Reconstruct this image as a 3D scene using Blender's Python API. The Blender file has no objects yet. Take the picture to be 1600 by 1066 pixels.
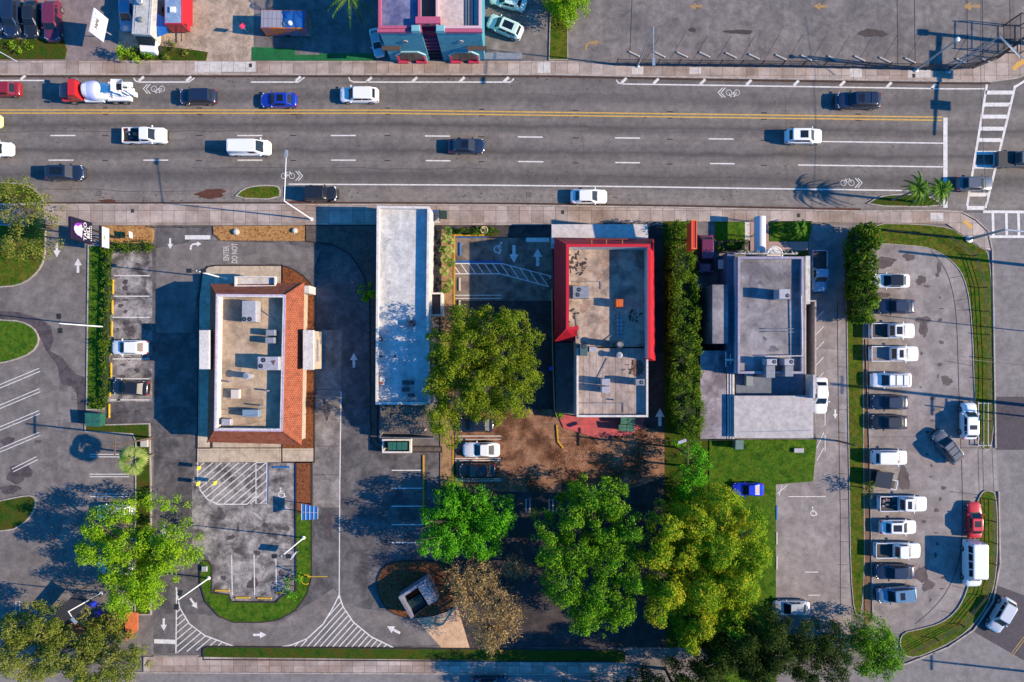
import bpy, math, random
import numpy as np
from mathutils import Vector, Matrix
R=math.radians
C=bpy.context.scene.collection
# ---------------------------------------------------------------- camera
H=89.0; S=12.0; NX,NY=812.0,560.0
cam_d=bpy.data.cameras.new("camera"); cam=bpy.data.objects.new("camera",cam_d); C.objects.link(cam)
cam.location=(0,0,H); cam.rotation_euler=(0,0,0)
cam_d.sensor_width=36; cam_d.lens=H*S/1600*36
cam_d.shift_x=(800-NX)/1600; cam_d.shift_y=(NY-533)/1600
cam_d.clip_start=0.5; cam_d.clip_end=2000
bpy.context.scene.camera=cam
# ---------------------------------------------------------------- sun and sky
SUN_EL=R(28.0); SUN_AZ=R(-6.3)      # towards the east, a little south
w=bpy.data.worlds.new("World"); bpy.context.scene.world=w; w.use_nodes=True
nt=w.node_tree; bg=nt.nodes["Background"]
sky=nt.nodes.new("ShaderNodeTexSky"); sky.sky_type='NISHITA'; sky.sun_disc=False
sky.sun_elevation=SUN_EL; sky.sun_rotation=R(96.3); sky.ozone_density=4.0; sky.air_density=1.0; sky.dust_density=0.2
mx=nt.nodes.new("ShaderNodeMix"); mx.data_type='RGBA'; mx.blend_type='MULTIPLY'; mx.inputs[0].default_value=1
mx.inputs[7].default_value=(0.22,1.14,1.78,1)
nt.links.new(sky.outputs[0],mx.inputs[6]); nt.links.new(mx.outputs[2],bg.inputs[0])
bg.inputs[1].default_value=0.085
sd=bpy.data.lights.new("sun",'SUN'); sd.energy=5.0; sd.angle=R(0.5); sd.color=(1.0,0.80,0.57)
so=bpy.data.objects.new("sun",sd); C.objects.link(so)
dv=Vector((math.cos(SUN_EL)*math.cos(SUN_AZ),math.cos(SUN_EL)*math.sin(SUN_AZ),math.sin(SUN_EL)))
so.rotation_euler=dv.to_track_quat('Z','Y').to_euler(); so.location=(60,-10,60)
sc=bpy.context.scene
sc.view_settings.view_transform='Standard'; sc.view_settings.look='None'; sc.view_settings.gamma=1
sc.view_settings.use_curve_mapping=False
sc.view_settings.exposure=1.02
sc.render.resolution_x=1024; sc.render.resolution_y=682

# ---------------------------------------------------------------- helpers
def P(px,py,h=0.0):
    k=(1-h/H)/S
    return ((px-NX)*k,(NY-py)*k)
def PZ(px,py,h): 
    x,y=P(px,py,h); return (x,y,h)
def lin(c):
    c=c/255.0
    return c/12.92 if c<=0.04045 else ((c+0.055)/1.055)**2.4
K=1.72
def A(r,g,b,k=K): return (min(.85,lin(r)/k),min(.85,lin(g)/k),min(.85,lin(b)/k),1)
MATS={}
def mat(name,col,rough=.8,var=0.0,scale=3.0,var2=None,fine=0.0,metal=0.0,coat=0.0,bump=0.0,spec=.4,emit=None,island=False,cols=None,joint=None,stripes=None,ramp=None,trans=0.0,mott=0.0):
    """procedural principled material: large stains, fine grain, joints, stripes"""
    if name in MATS: return MATS[name]
    m=bpy.data.materials.new(name); m.use_nodes=True; n=m.node_tree; L=n.links; N=n.nodes
    b=N["Principled BSDF"]; b.inputs['Roughness'].default_value=rough; b.inputs['Metallic'].default_value=metal
    b.inputs['Coat Weight'].default_value=coat; b.inputs['Coat Roughness'].default_value=.08
    b.inputs['Specular IOR Level'].default_value=spec
    if emit: 
        b.inputs['Emission Color'].default_value=emit[0]; b.inputs['Emission Strength'].default_value=emit[1]
    tc=N.new('ShaderNodeTexCoord'); cur=None
    def rgb(c):
        x=N.new('ShaderNodeRGB'); x.outputs[0].default_value=c; return x.outputs[0]
    def mix(a,bb,f,mode='MIX'):
        x=N.new('ShaderNodeMix'); x.data_type='RGBA'; x.blend_type=mode
        L.new(a,x.inputs[6]); L.new(bb,x.inputs[7])
        if isinstance(f,float): x.inputs[0].default_value=f
        else: L.new(f,x.inputs[0])
        return x.outputs[2]
    def noise(sc,det=6,rg=.6,dist=0.0,sv=None):
        x=N.new('ShaderNodeTexNoise'); x.inputs['Scale'].default_value=sc; x.inputs['Detail'].default_value=det
        x.inputs['Roughness'].default_value=rg; x.inputs['Distortion'].default_value=dist
        if sv:
            mp=N.new('ShaderNodeMapping'); mp.inputs['Scale'].default_value=sv; L.new(tc.outputs['Object'],mp.inputs[0]); L.new(mp.outputs[0],x.inputs[0])
        else: L.new(tc.outputs['Object'],x.inputs[0])
        return x.outputs[0]
    def mrange(s,a,bb,c=0.0,d=1.0):
        x=N.new('ShaderNodeMapRange'); x.inputs[1].default_value=a; x.inputs[2].default_value=bb; x.inputs[3].default_value=c; x.inputs[4].default_value=d
        L.new(s,x.inputs[0]); return x.outputs[0]
    cur=rgb(col)
    if cols:                                    # leaf / shingle colours per island or by noise
        if island:
            g=N.new('ShaderNodeNewGeometry'); f=g.outputs['Random Per Island']
            nn=mrange(noise(scale,3),.35,.65,-.35,.35)
            ad=N.new('ShaderNodeMath'); ad.operation='ADD'; L.new(f,ad.inputs[0]); L.new(nn,ad.inputs[1]); f=ad.outputs[0]
        else: f=mrange(noise(scale,8,.7),.3,.7)
        r=N.new('ShaderNodeValToRGB'); L.new(f,r.inputs[0]); e=r.color_ramp.elements
        while len(e)<len(cols): e.new(0.5)
        for i,c in enumerate(cols): e[i].position=i/(len(cols)-1); e[i].color=c
        cur=r.outputs[0]
    if ramp:                                    # wear bands across a road (object Y)
        sp=N.new('ShaderNodeSeparateXYZ'); L.new(tc.outputs['Object'],sp.inputs[0])
        off=mrange(sp.outputs[0],(600-NX)/S,(1465-NX)/S,0.0,11/S)
        ad=N.new('ShaderNodeMath'); ad.operation='ADD'; L.new(sp.outputs[1],ad.inputs[0]); L.new(off,ad.inputs[1])
        wv=mrange(noise(.25,3),0,1,-.5,.5); ad2=N.new('ShaderNodeMath'); ad2.operation='ADD'; L.new(ad.outputs[0],ad2.inputs[0]); L.new(wv,ad2.inputs[1])
        y0,y1=ramp[0][0],ramp[-1][0]
        f=mrange(ad2.outputs[0],(NY-y0)/S,(NY-y1)/S)
        r=N.new('ShaderNodeValToRGB'); L.new(f,r.inputs[0]); e=r.color_ramp.elements
        while len(e)<len(ramp): e.new(0.5)
        for i,(y,v) in enumerate(ramp): e[i].position=(y-y0)/(y1-y0); e[i].color=(v,v*(.975 if v>1 else 1),v*(.94 if v>1 else 1),1)
        cur=mix(cur,r.outputs[0],1.0,'MULTIPLY')
    if var>0:
        v2=var2 if var2 else (col[0]*.35,col[1]*.35,col[2]*.37,1)
        f=mrange(noise(scale,8,.62,.4),.44,.62,0.0,var)
        cur=mix(cur,rgb(v2),f)
        f3=mrange(noise(scale*3.7,7,.75),.40,.60,.82,1.12)
        cb=N.new('ShaderNodeCombineColor'); [L.new(f3,cb.inputs[i]) for i in range(3)]
        cur=mix(cur,cb.outputs[0],1.0,'MULTIPLY')
    if mott>0:                                   # bleached and dirty patches
        f=mrange(noise(scale*1.6+.1,9,.72,.8),.40,.60,1-mott,1+mott)
        cb=N.new('ShaderNodeCombineColor'); [L.new(f,cb.inputs[i]) for i in range(3)]
        cur=mix(cur,cb.outputs[0],1.0,'MULTIPLY')
    if stripes:                                  # streaks: (scale vector, strength)
        f=mrange(noise(1.0,5,.6,0,stripes[0]),.35,.7,1-stripes[1],1+stripes[1]*.3)
        cb=N.new('ShaderNodeCombineColor'); [L.new(f,cb.inputs[i]) for i in range(3)]
        cur=mix(cur,cb.outputs[0],1.0,'MULTIPLY')
    if fine>0:
        f2=mrange(noise(7.0,4,.8),.36,.64,1-fine*1.3,1+fine*1.2)
        cb=N.new('ShaderNodeCombineColor'); [L.new(f2,cb.inputs[i]) for i in range(3)]
        cur=mix(cur,cb.outputs[0],1.0,'MULTIPLY')
    if joint:                                    # slab joints: (width, height, mortar size, tint spread[, offset])
        br=N.new('ShaderNodeTexBrick'); L.new(tc.outputs['Object'],br.inputs[0]); br.offset=joint[4] if len(joint)>4 else 0; br.squash=1
        br.inputs['Scale'].default_value=1; br.inputs['Brick Width'].default_value=joint[0]; br.inputs['Row Height'].default_value=joint[1]
        br.inputs['Mortar Size'].default_value=joint[2]; br.inputs['Mortar Smooth'].default_value=.3; br.inputs['Bias'].default_value=-.1
        d=joint[3]; br.inputs['Color1'].default_value=(1,1,1,1); br.inputs['Color2'].default_value=(1-d,1-d,1-d*1.05,1); br.inputs['Mortar'].default_value=(.42,.4,.38,1)
        cur=mix(cur,br.outputs[0],1.0,'MULTIPLY')
    L.new(cur,b.inputs['Base Color'])
    if bump>0:
        bp=N.new('ShaderNodeBump'); bp.inputs['Strength'].default_value=bump; bp.inputs['Distance'].default_value=.05
        L.new(noise(6.0,5,.7),bp.inputs['Height']); L.new(bp.outputs[0],b.inputs['Normal'])
    if trans>0:
        t=N.new('ShaderNodeBsdfTranslucent'); L.new(cur,t.inputs[0]); ms=N.new('ShaderNodeMixShader'); ms.inputs[0].default_value=trans
        L.new(b.outputs[0],ms.inputs[1]); L.new(t.outputs[0],ms.inputs[2]); L.new(ms.outputs[0],N['Material Output'].inputs[0])
    MATS[name]=m; return m

def tag(o,label=None,cat=None,group=None,kind=None):
    if label: o['label']=label
    if cat: o['category']=cat
    if group: o['group']=group
    if kind: o['kind']=kind
    return o
def empty(name,loc,label,cat,group=None,rz=0.0):
    o=bpy.data.objects.new(name,None); C.objects.link(o); o.location=loc; o.rotation_euler=(0,0,rz); o.empty_display_size=.3
    return tag(o,label,cat,group)
def area2(p): return sum(p[i][0]*p[(i+1)%len(p)][1]-p[(i+1)%len(p)][0]*p[i][1] for i in range(len(p)))
class MB:
    def __init__(s): s.v=[]; s.f=[]
    def face(s,pts):
        i=len(s.v); s.v+= [tuple(p) for p in pts]; s.f.append(tuple(range(i,i+len(pts)))); return s
    def sheet(s,pts,z):
        if area2(pts)<0: pts=pts[::-1]
        return s.face([(x,y,z) for x,y in pts])
    def loft(s,rings,cap=True,close=True):
        n=len(rings[0]); i0=len(s.v)
        for r in rings: s.v+=[tuple(p) for p in r]
        for k in range(len(rings)-1):
            for j in range(n if close else n-1):
                a=i0+k*n+j; b=i0+k*n+(j+1)%n; s.f.append((a,b,b+n,a+n))
        if cap:
            s.f.append(tuple(range(i0+n-1,i0-1,-1))); e=i0+(len(rings)-1)*n; s.f.append(tuple(range(e,e+n)))
        return s
    def prism(s,pts,z0,z1):
        if area2(pts)<0: pts=pts[::-1]
        return s.loft([[(x,y,z0) for x,y in pts],[(x,y,z1) for x,y in pts]])
    def box(s,x0,y0,z0,x1,y1,z1):
        x0,x1=sorted((x0,x1)); y0,y1=sorted((y0,y1))
        return s.prism([(x0,y0),(x1,y0),(x1,y1),(x0,y1)],z0,z1)
    def bev(s,x0,y0,z0,x1,y1,z1,b=.03):
        x0,x1=sorted((x0,x1)); y0,y1=sorted((y0,y1))
        q=lambda d,z:[(x0+d,y0+d,z),(x1-d,y0+d,z),(x1-d,y1-d,z),(x0+d,y1-d,z)]
        return s.loft([q(0,z0),q(0,z1-b),q(b,z1)])
    def obox(s,c,hx,hy,z0,z1,ang):
        ca,sa=math.cos(ang),math.sin(ang)
        return s.prism([(c[0]+x*ca-y*sa,c[1]+x*sa+y*ca) for x,y in ((-hx,-hy),(hx,-hy),(hx,hy),(-hx,hy))],z0,z1)
    def tube(s,p0,p1,r0,r1=None,n=8,cap=True):
        r1=r0 if r1 is None else r1; p0=Vector(p0); p1=Vector(p1); d=(p1-p0)
        if d.length<1e-6: return s
        d.normalize(); u=d.orthogonal().normalized(); v=d.cross(u)
        ring=lambda p,r:[tuple(p+(u*math.cos(2*math.pi*i/n)+v*math.sin(2*math.pi*i/n))*r) for i in range(n)]
        return s.loft([ring(p0,r0),ring(p1,r1)],cap)
    def path(s,pts,r,n=6):
        for a,b in zip(pts[:-1],pts[1:]): s.tube(a,b,r,r,n)
        return s
    def lathe(s,c,prof,n=16):
        s.loft([[(c[0]+r*math.cos(2*math.pi*i/n),c[1]+r*math.sin(2*math.pi*i/n),c[2]+z) for i in range(n)] for r,z in prof]); return s
    def strip(s,pts,wd,z,closed=False):
        """flat band along a polyline"""
        n=len(pts); L_=[];R_=[]
        for i,p in enumerate(pts):
            a=pts[(i-1)%n] if (i>0 or closed) else p; b=pts[(i+1)%n] if (i<n-1 or closed) else p
            dx,dy=b[0]-a[0],b[1]-a[1]; l=math.hypot(dx,dy) or 1; nx,ny=-dy/l*wd/2,dx/l*wd/2
            L_.append((p[0]+nx,p[1]+ny)); R_.append((p[0]-nx,p[1]-ny))
        m=n if closed else n-1
        for i in range(m):
            j=(i+1)%n; s.sheet([R_[i],R_[j],L_[j],L_[i]],z)
        return s
    def wall(s,pts,wd,z0,z1,closed=False):
        """upright band along a polyline"""
        n=len(pts); L_=[];R_=[]
        for i,p in enumerate(pts):
            a=pts[(i-1)%n] if (i>0 or closed) else p; b=pts[(i+1)%n] if (i<n-1 or closed) else p
            d1=Vector((p[0]-a[0],p[1]-a[1])); d2=Vector((b[0]-p[0],b[1]-p[1]))
            if d1.length<1e-6: d1=d2
            if d2.length<1e-6: d2=d1
            d1.normalize(); d2.normalize(); t=(d1+d2).normalized() if (d1+d2).length>1e-4 else d1
            k=wd/2/max(.4,t.dot(d1)); nx,ny=-t.y*k,t.x*k
            L_.append((p[0]+nx,p[1]+ny)); R_.append((p[0]-nx,p[1]-ny))
        ring=[[(R_[i][0],R_[i][1],z0),(L_[i][0],L_[i][1],z0),(L_[i][0],L_[i][1],z1),(R_[i][0],R_[i][1],z1)] for i in range(n)]
        if closed: ring.append(ring[0])
        return s.loft(ring[::-1],cap=not closed)
    def xf(s,M,i0=0):
        s.v[i0:]=[tuple(M@Vector(p)) for p in s.v[i0:]]; return s
    def mesh(s,name,m,smooth=None):
        me=bpy.data.meshes.new(name); me.from_pydata(s.v,[],s.f); me.materials.append(m)
        if smooth is not None:
            me.polygons.foreach_set('use_smooth',[True]*len(me.polygons)); me.set_sharp_from_angle(angle=R(smooth))
        me.update(); return me
    def build(s,name,m,parent=None,smooth=None,world=True,base=None):
        """world=True: vertices are in world space; they are moved into the parent's (or an own) frame"""
        if not s.v: return None
        if parent is not None and world:
            q=parent; off=Vector((0,0,0))
            while q is not None: off+=q.location; q=q.parent
            s.v=[(a-off.x,b-off.y,c-off.z) for a,b,c in s.v]
        loc=None
        if parent is None and base is None and world=='c':
            pass
        if parent is None and base is not None:
            s.v=[(a-base[0],b-base[1],c-base[2]) for a,b,c in s.v]; loc=base
        o=bpy.data.objects.new(name,s.mesh(name,m,smooth)); C.objects.link(o)
        if loc: o.location=loc
        if parent is not None: o.parent=parent
        return o
def base_of(mb):
    xs=[p[0] for p in mb.v]; ys=[p[1] for p in mb.v]; return ((min(xs)+max(xs))/2,(min(ys)+max(ys))/2,min(p[2] for p in mb.v))
def single(name,mb,m,label,cat,group=None,kind=None,smooth=None):
    o=mb.build(name,m,base=base_of(mb),smooth=smooth); return tag(o,label,cat,group,kind)
def struct(name,mb,m,parent=None):
    o=mb.build(name,m,parent)
    if parent is None: o['kind']='structure'
    return o
def PP(pts,h=0.0): return [P(x,y,h) for x,y in pts]
def arc(cx,cy,r,a0,a1,n=10,ry=None):
    ry=ry or r
    return [(cx+r*math.cos(R(a0+(a1-a0)*i/n)),cy+ry*math.sin(R(a0+(a1-a0)*i/n))) for i in range(n+1)]
def smoothpoly(pts,it=2,closed=True):
    for _ in range(it):
        q=[]; n=len(pts)
        if not closed: q.append(pts[0])
        for i in range(n if closed else n-1):
            a=pts[i]; b=pts[(i+1)%n]; q+=[(a[0]*.75+b[0]*.25,a[1]*.75+b[1]*.25),(a[0]*.25+b[0]*.75,a[1]*.25+b[1]*.75)]
        if not closed: q.append(pts[-1])
        pts=q
    return pts
def blob(cx,cy,rx,ry,seed,n=18,rough=.3):
    rd=random.Random(seed); ph=[rd.uniform(0,6.28) for _ in range(4)]
    out=[]
    for i in range(n*2):
        a=2*math.pi*i/(n*2); k=1+rough*(.5*math.sin(2*a+ph[0])+.35*math.sin(3*a+ph[1])+.3*math.sin(5*a+ph[2])+.2*math.sin(9*a+ph[3]))
        out.append((cx+rx*k*math.cos(a),cy+ry*k*math.sin(a)))
    return out
def text_mb(s,size,M,extr=0.0,sx=1.0):
    cu=bpy.data.curves.new("t",'FONT'); cu.body=s; cu.size=size; cu.align_x='CENTER'; cu.align_y='CENTER'; cu.extrude=extr; cu.offset=size*.015
    o=bpy.data.objects.new("t",cu); C.objects.link(o); bpy.context.view_layer.update()
    me=bpy.data.meshes.new_from_object(o.evaluated_get(bpy.context.evaluated_depsgraph_get()))
    mb=MB(); mb.v=[tuple(M@Vector((v.co.x*sx,v.co.y,v.co.z))) for v in me.vertices]; mb.f=[tuple(p.vertices) for p in me.polygons]
    bpy.data.objects.remove(o); bpy.data.curves.remove(cu); bpy.data.meshes.remove(me); return mb
# ---------------------------------------------------------------- materials of the setting
DK=(.03,.03,.032,1)
ROADR=[(60,.9),(112,.62),(118,.8),(126,.95),(138,.98),(148,.76),(154,.72),(160,.95),(168,1.16),(180,1.08),(190,.84),(195,.50),(200,.78),(209,1.12),(220,1.0),(230,.80),(235,.50),(240,.8),(250,1.12),(262,.92),(271,.60),(279,.66),(289,1.0),(298,1.2),(312,1.24),(319,.9),(360,1.0)]
m_road=mat('road asphalt',A(136,130,126),.9,var=.3,scale=.35,ramp=ROADR,fine=.10,stripes=((.04,1.6,1),.14),bump=.15)
m_street=mat('street asphalt',A(144,139,138),.9,var=.25,scale=.3,fine=.10,bump=.15)
m_patch=mat('new asphalt patch',A(84,78,86),.9,var=.2,scale=.6,fine=.1)
m_lotA=mat('lot asphalt warm',A(134,127,123),.9,mott=.16,var=.35,scale=.22,fine=.12,bump=.2)
m_lotS=mat('sealed asphalt',A(112,108,108),.85,mott=.28,var=.6,scale=.33,fine=.12,var2=A(50,48,54),bump=.2)
m_stall=mat('oil stained asphalt',A(166,160,157),.9,mott=.38,var=.85,scale=.42,fine=.15,var2=A(58,55,60),bump=.2)
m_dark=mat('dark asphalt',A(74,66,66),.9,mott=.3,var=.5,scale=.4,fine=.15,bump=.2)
m_conc=mat('concrete slabs',A(206,190,180),.85,var=.6,scale=.16,var2=A(160,128,106),fine=.1,joint=(1.55,1.6,.035,.36))
m_concP=mat('pale lot concrete',A(162,154,151),.88,mott=.14,var=.45,scale=.22,var2=A(116,106,108),fine=.10,bump=.1)
m_concG=mat('grey lot concrete',A(142,135,132),.88,mott=.16,var=.5,scale=.25,var2=A(84,80,84),fine=.10,stripes=((.8,.05,1),.18))
m_pad=mat('drive lane concrete',A(154,147,142),.88,mott=.25,var=.6,scale=.3,var2=A(70,64,66),fine=.1)
m_walk=mat('beige concrete walk',A(222,204,180),.85,var=.4,scale=.5,var2=A(160,138,116),fine=.05,joint=(2.6,4.0,.02,.08))
m_kerb=mat('kerb concrete',A(196,186,176),.85,var=.4,scale=1.2,var2=A(110,96,84),fine=.1)
m_kerbd=mat('dark kerb',A(60,52,50),.9,var=.4,scale=1,fine=.1)
m_gutter=mat('gutter dirt',A(86,62,52),.95,var=.5,scale=1.4,fine=.2)
m_grass=mat('lawn grass',A(62,104,22),.95,mott=.22,cols=[A(38,70,14),A(62,104,20),A(88,118,28),A(60,92,22)],scale=.9,fine=.35,bump=.6,spec=.1)
m_grassy=mat('dry verge grass',A(80,96,26),.95,mott=.25,cols=[A(48,78,12),A(70,102,18),A(104,102,34),A(66,90,20)],scale=.8,fine=.35,bump=.6,spec=.1)
m_grassd=mat('shady grass',A(54,84,18),.95,cols=[A(30,56,12),A(56,88,18),A(80,84,26),A(92,70,34)],scale=.7,fine=.35,bump=.6,spec=.1)
m_mulch=mat('bark mulch',A(176,128,78),.95,cols=[A(90,58,30),A(168,118,70),A(206,160,104),A(140,92,50)],scale=3.2,fine=.4,bump=.8,spec=.1)
m_brick=mat('red brown gravel',A(120,72,48),.95,cols=[A(70,38,26),A(124,74,48),A(156,98,64),A(104,60,40)],scale=3.0,fine=.4,bump=.6,spec=.1)
m_gravel=mat('dark gravel bed',A(112,100,92),.95,var=.6,scale=1.2,fine=.4,bump=.7)
m_sand=mat('bare sand',A(206,184,164),.95,var=.6,scale=.6,var2=A(128,112,92),fine=.2,bump=.4)
m_soil=mat('brown leaf litter',A(146,98,66),.95,mott=.22,cols=[A(66,46,34),A(112,78,58),A(164,124,98),A(134,108,92)],scale=.30,fine=.3,bump=.4,spec=.1)
m_stain=mat('damp stain',A(98,88,90),.8,var=.7,scale=1.1,var2=A(62,54,56),fine=.15)
m_rust=mat('leaf litter stain',A(104,62,46),.9,var=.5,scale=1.5,fine=.3)
m_white=mat('white road paint',(.56,.55,.53,1),.7,var=.3,scale=2.5,var2=A(140,134,134),fine=.08)
m_yell=mat('yellow road paint',A(232,186,84),.7,var=.3,scale=1.5,var2=A(160,130,80),fine=.08)
m_oldy=mat('worn yellow paint',A(190,150,80),.8,var=.95,scale=2.6,var2=A(138,130,126))
m_bluep=mat('blue kerb paint',A(36,104,176),.7,var=.4,scale=2)
m_redp=mat('red painted concrete',A(214,92,92),.7,var=.6,scale=.5,var2=A(150,84,80),fine=.08)
m_turf=mat('green carpet',A(10,120,62),.95,var=.35,scale=.5,var2=A(8,70,42),fine=.1)
m_pink=mat('pink pavers',A(204,168,160),.85,joint=(.4,.2,.02,.18,.5),fine=.05)
m_joint=mat('tarred joint',A(62,56,62),.9)
m_iron=mat('black iron',(.012,.012,.014,1),.45)
m_tact=mat('tactile paving yellow',A(232,180,84),.8,fine=.2)

Z1,Z2,Z3,Z4=.004,.008,.012,.016
# ---------------------------------------------------------------- ground and streets
g=struct('ground',MB().sheet([(-400,-400),(400,-400),(400,400),(-400,400)],0),m_concG)
def yo(x): return 0 if x<600 else 11*(x-600)/865
road=struct('road',MB().sheet(PP([(-2500,113),(600,113),(1500,124),(1540,118),(2600,118),(2600,334),(1548,332),(1340,331),(1050,325),(800,322),(600,321),(-2500,321)]),Z1),m_road)
cs=struct('cross_street',MB().sheet(PP([(1500,331),(1530,345),(1545,385),(1553,500),(1557,700),(1562,780),(1562,880),(1550,940),(1520,985),(1480,1012),(1415,1037),(1330,1048),(-2500,1048),(-2500,2600),(2600,2600),(2600,333)]),Z1),m_street)
struct('cross_street',MB().sheet(PP([(1692,-1500),(2600,-1500),(2600,117),(1692,117)]),Z1),m_street)
struct('asphalt_patch',MB().sheet(PP([(1553,620),(1700,620),(1700,703),(1556,703)]),Z2),m_patch,cs)
struct('asphalt_patch',MB().sheet(PP([(1556,914),(1700,968),(1700,1090),(1516,984),(1540,955)]),Z2),m_patch,cs)
def manhole(px,py,r,par):
    x,y=P(px,py); struct('manhole_cover',MB().strip([(x+r*math.cos(a*.3927),y+r*math.sin(a*.3927)) for a in range(16)],.08,Z3+.002,True).sheet([(x+r*.3*math.cos(a*.3927),y+r*.3*math.sin(a*.3927)) for a in range(16)],Z3),m_joint,par)
manhole(1575,645,.85,cs)
for a in [(467,182),(155,302),(826,304)]: manhole(a[0],a[1],.3,road)
# upper side: sidewalk with kerb
up=[(-2500,96),(860,96),(965,104),(1250,107),(1475,112),(1520,108),(1560,92),(1600,62),(1640,20),(1665,-60),(1668,-1500),(1720,-1500),(1720,-60),(1690,45),(1640,95),(1590,121),(1545,127),(1500,127),(1100,121),(860,116),(-2500,116)]
sw=struct('sidewalk',MB().prism(PP(up),0,.13),m_conc)
lowk=up[11:]
struct('kerb',MB().wall(PP([(-2500,117),(860,117),(1100,122),(1500,128),(1547,128),(1591,122),(1642,96),(1692,45)]),.18,0,.15),m_kerb)
struct('gutter',MB().strip(PP([(-2500,119.5),(860,119.5),(1100,124.5),(1500,130.5),(1547,130.5)]),.28,Z2),m_gutter)
for x0,x1 in ((280,400),(735,785)):
    pass
# bright replaced panels in the upper sidewalk
mb=MB()
for q in [(1327,108,1346,121),(1418,110,1453,122),(987,105,1005,117),(1077,106,1095,116),(840,98,860,115),(305,97,400,113)]:
    mb.sheet(PP([(q[0],q[1]),(q[2],q[1]),(q[2],q[3]),(q[0],q[3])]),.134)
m_newc=mat('new concrete',A(226,220,214),.85,var=.2,scale=.5,fine=.04,joint=(1.55,3,.03,.06))
struct('new_slab',mb,m_newc,sw)
struct('tactile_paving',MB().sheet(PP([(1583,112),(1596,102),(1612,96),(1604,90),(1588,98),(1580,106)]),.136),m_tact,sw)
# lower side: sidewalk with kerb
dn=[(68,321),(600,321.5),(800,322.5),(1050,326),(1345,332),(1468,331),(1500,333),(1522,345),(1540,362),(1547,392),(1530,386),(1510,372),(1478,350),(1325,348),(1040,346),(855,352),(700,352),(590,352),(332,352),(72,352)]
sl=struct('sidewalk',MB().prism(PP(dn),0,.13),m_conc)
struct('kerb',MB().wall(PP([(-2500,320),(68,320),(600,320),(800,321),(1050,324.5),(1345,330.5),(1468,329.5),(1502,331.5),(1524,343),(1543,361),(1550,392),(1552,500),(1555,700)]),.18,0,.15),m_kerb)
struct('gutter',MB().strip(PP([(-2500,317.6),(600,317.6),(800,318.6),(1050,322),(1345,327.5)]),.3,Z2),m_gutter)
struct('tactile_paving',MB().sheet(PP([(1503,347),(1507,343),(1520,355),(1516,359)]),.136),m_tact,sl)
mb=MB(); [mb.sheet(PP([(x-2.5,y-3),(x+2.5,y-3),(x+2.5,y+3),(x-2.5,y+3)]),.138) for x,y in ((208,330),(879,332),(1247,337),(392,103),(1427,119))]
struct('utility_cover',mb,m_joint,sl)
struct('new_slab',MB().sheet(PP([(1453,333),(1473,333),(1473,346),(1453,346)]),.134),m_newc,sl)
struct('dirt_stain',MB().sheet(PP(blob(330,303,24,7,5)),Z3).sheet(PP(blob(168,314,16,2,6)),Z3).sheet(PP(blob(1310,328,30,3.5,7)),Z3+.002).sheet(PP(blob(470,316,20,2.4,8)),Z3),m_rust,road)
rd_=random.Random(21); mb=MB()
for i in range(420):
    px,py=rd_.uniform(0,1480),rd_.choice([rd_.gauss(308,5),rd_.uniform(120,318),rd_.gauss(123,3)])
    x,y=P(px,py); mb.obox((x,y),rd_.uniform(.03,.16),rd_.uniform(.02,.06),Z2,Z3+.004,rd_.uniform(-.5,.5))
struct('road_specks',mb,mat('road specks',A(66,56,56),.9),road)
mb=MB()
for (xa,ya,xb_,yb_) in ((0,206,420,205),(300,262,760,264),(520,145,980,150),(880,205,1440,213),(930,275,1460,285),(60,296,330,300),(1090,240,1200,244),(618,120,622,172),(905,190,912,245),(1225,124,1232,300)):
    n_=14; pts_=[(xa+(xb_-xa)*k/n_+rd_.uniform(-3,3),ya+(yb_-ya)*k/n_+rd_.uniform(-1.6,1.6)) for k in range(n_+1)]
    mb.strip(PP(pts_),rd_.uniform(.03,.07),Z2+.001*(len(mb.f)%3))
struct('sealed_crack',mb,mat('crack sealant',A(84,76,80),.8),road)
# kerbed islands at the lower side of the road
def island(name,pts,mg=m_grassy,kerb=m_kerb,h=.12,w=.16,sm=1,par=None):
    p=PP(smoothpoly(pts,sm)) if sm else PP(pts)
    o=struct(name,MB().prism(p,0,h),mg,par)
    if kerb: struct('kerb',MB().wall(p,w,0,h+.02,True),kerb,o)
    return o
island('grass_island',[(366,310),(380,296),(398,291),(425,290),(438,293),(437,312)],m_grassy)
island('grass_island',[(1350,322),(1372,308),(1400,304),(1440,305),(1462,312),(1472,324)],m_grassd)
island('grass_island',[(-40,286),(30,286),(52,294),(66,308),(68,319),(-40,319)],m_grassd)
# lower street and its sidewalk
lk=struct('sidewalk',MB().prism(PP([(225,1026),(318,1026),(960,1034),(980,1034),(980,1052),(225,1049)]),0,.13),m_conc)
struct('kerb',MB().wall(PP([(160,1050),(225,1050.5),(980,1053.5)]),.16,0,.15),m_kerb)
struct('kerb',MB().wall(PP([(240,1024.5),(310,1024.5)]),.14,0,.15),m_kerb)
island('grass_verge',[(318,1014),(326,1010),(650,1013),(965,1015),(976,1020),(976,1034),(318,1030)],m_grassd,m_kerbd,sm=0)
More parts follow.
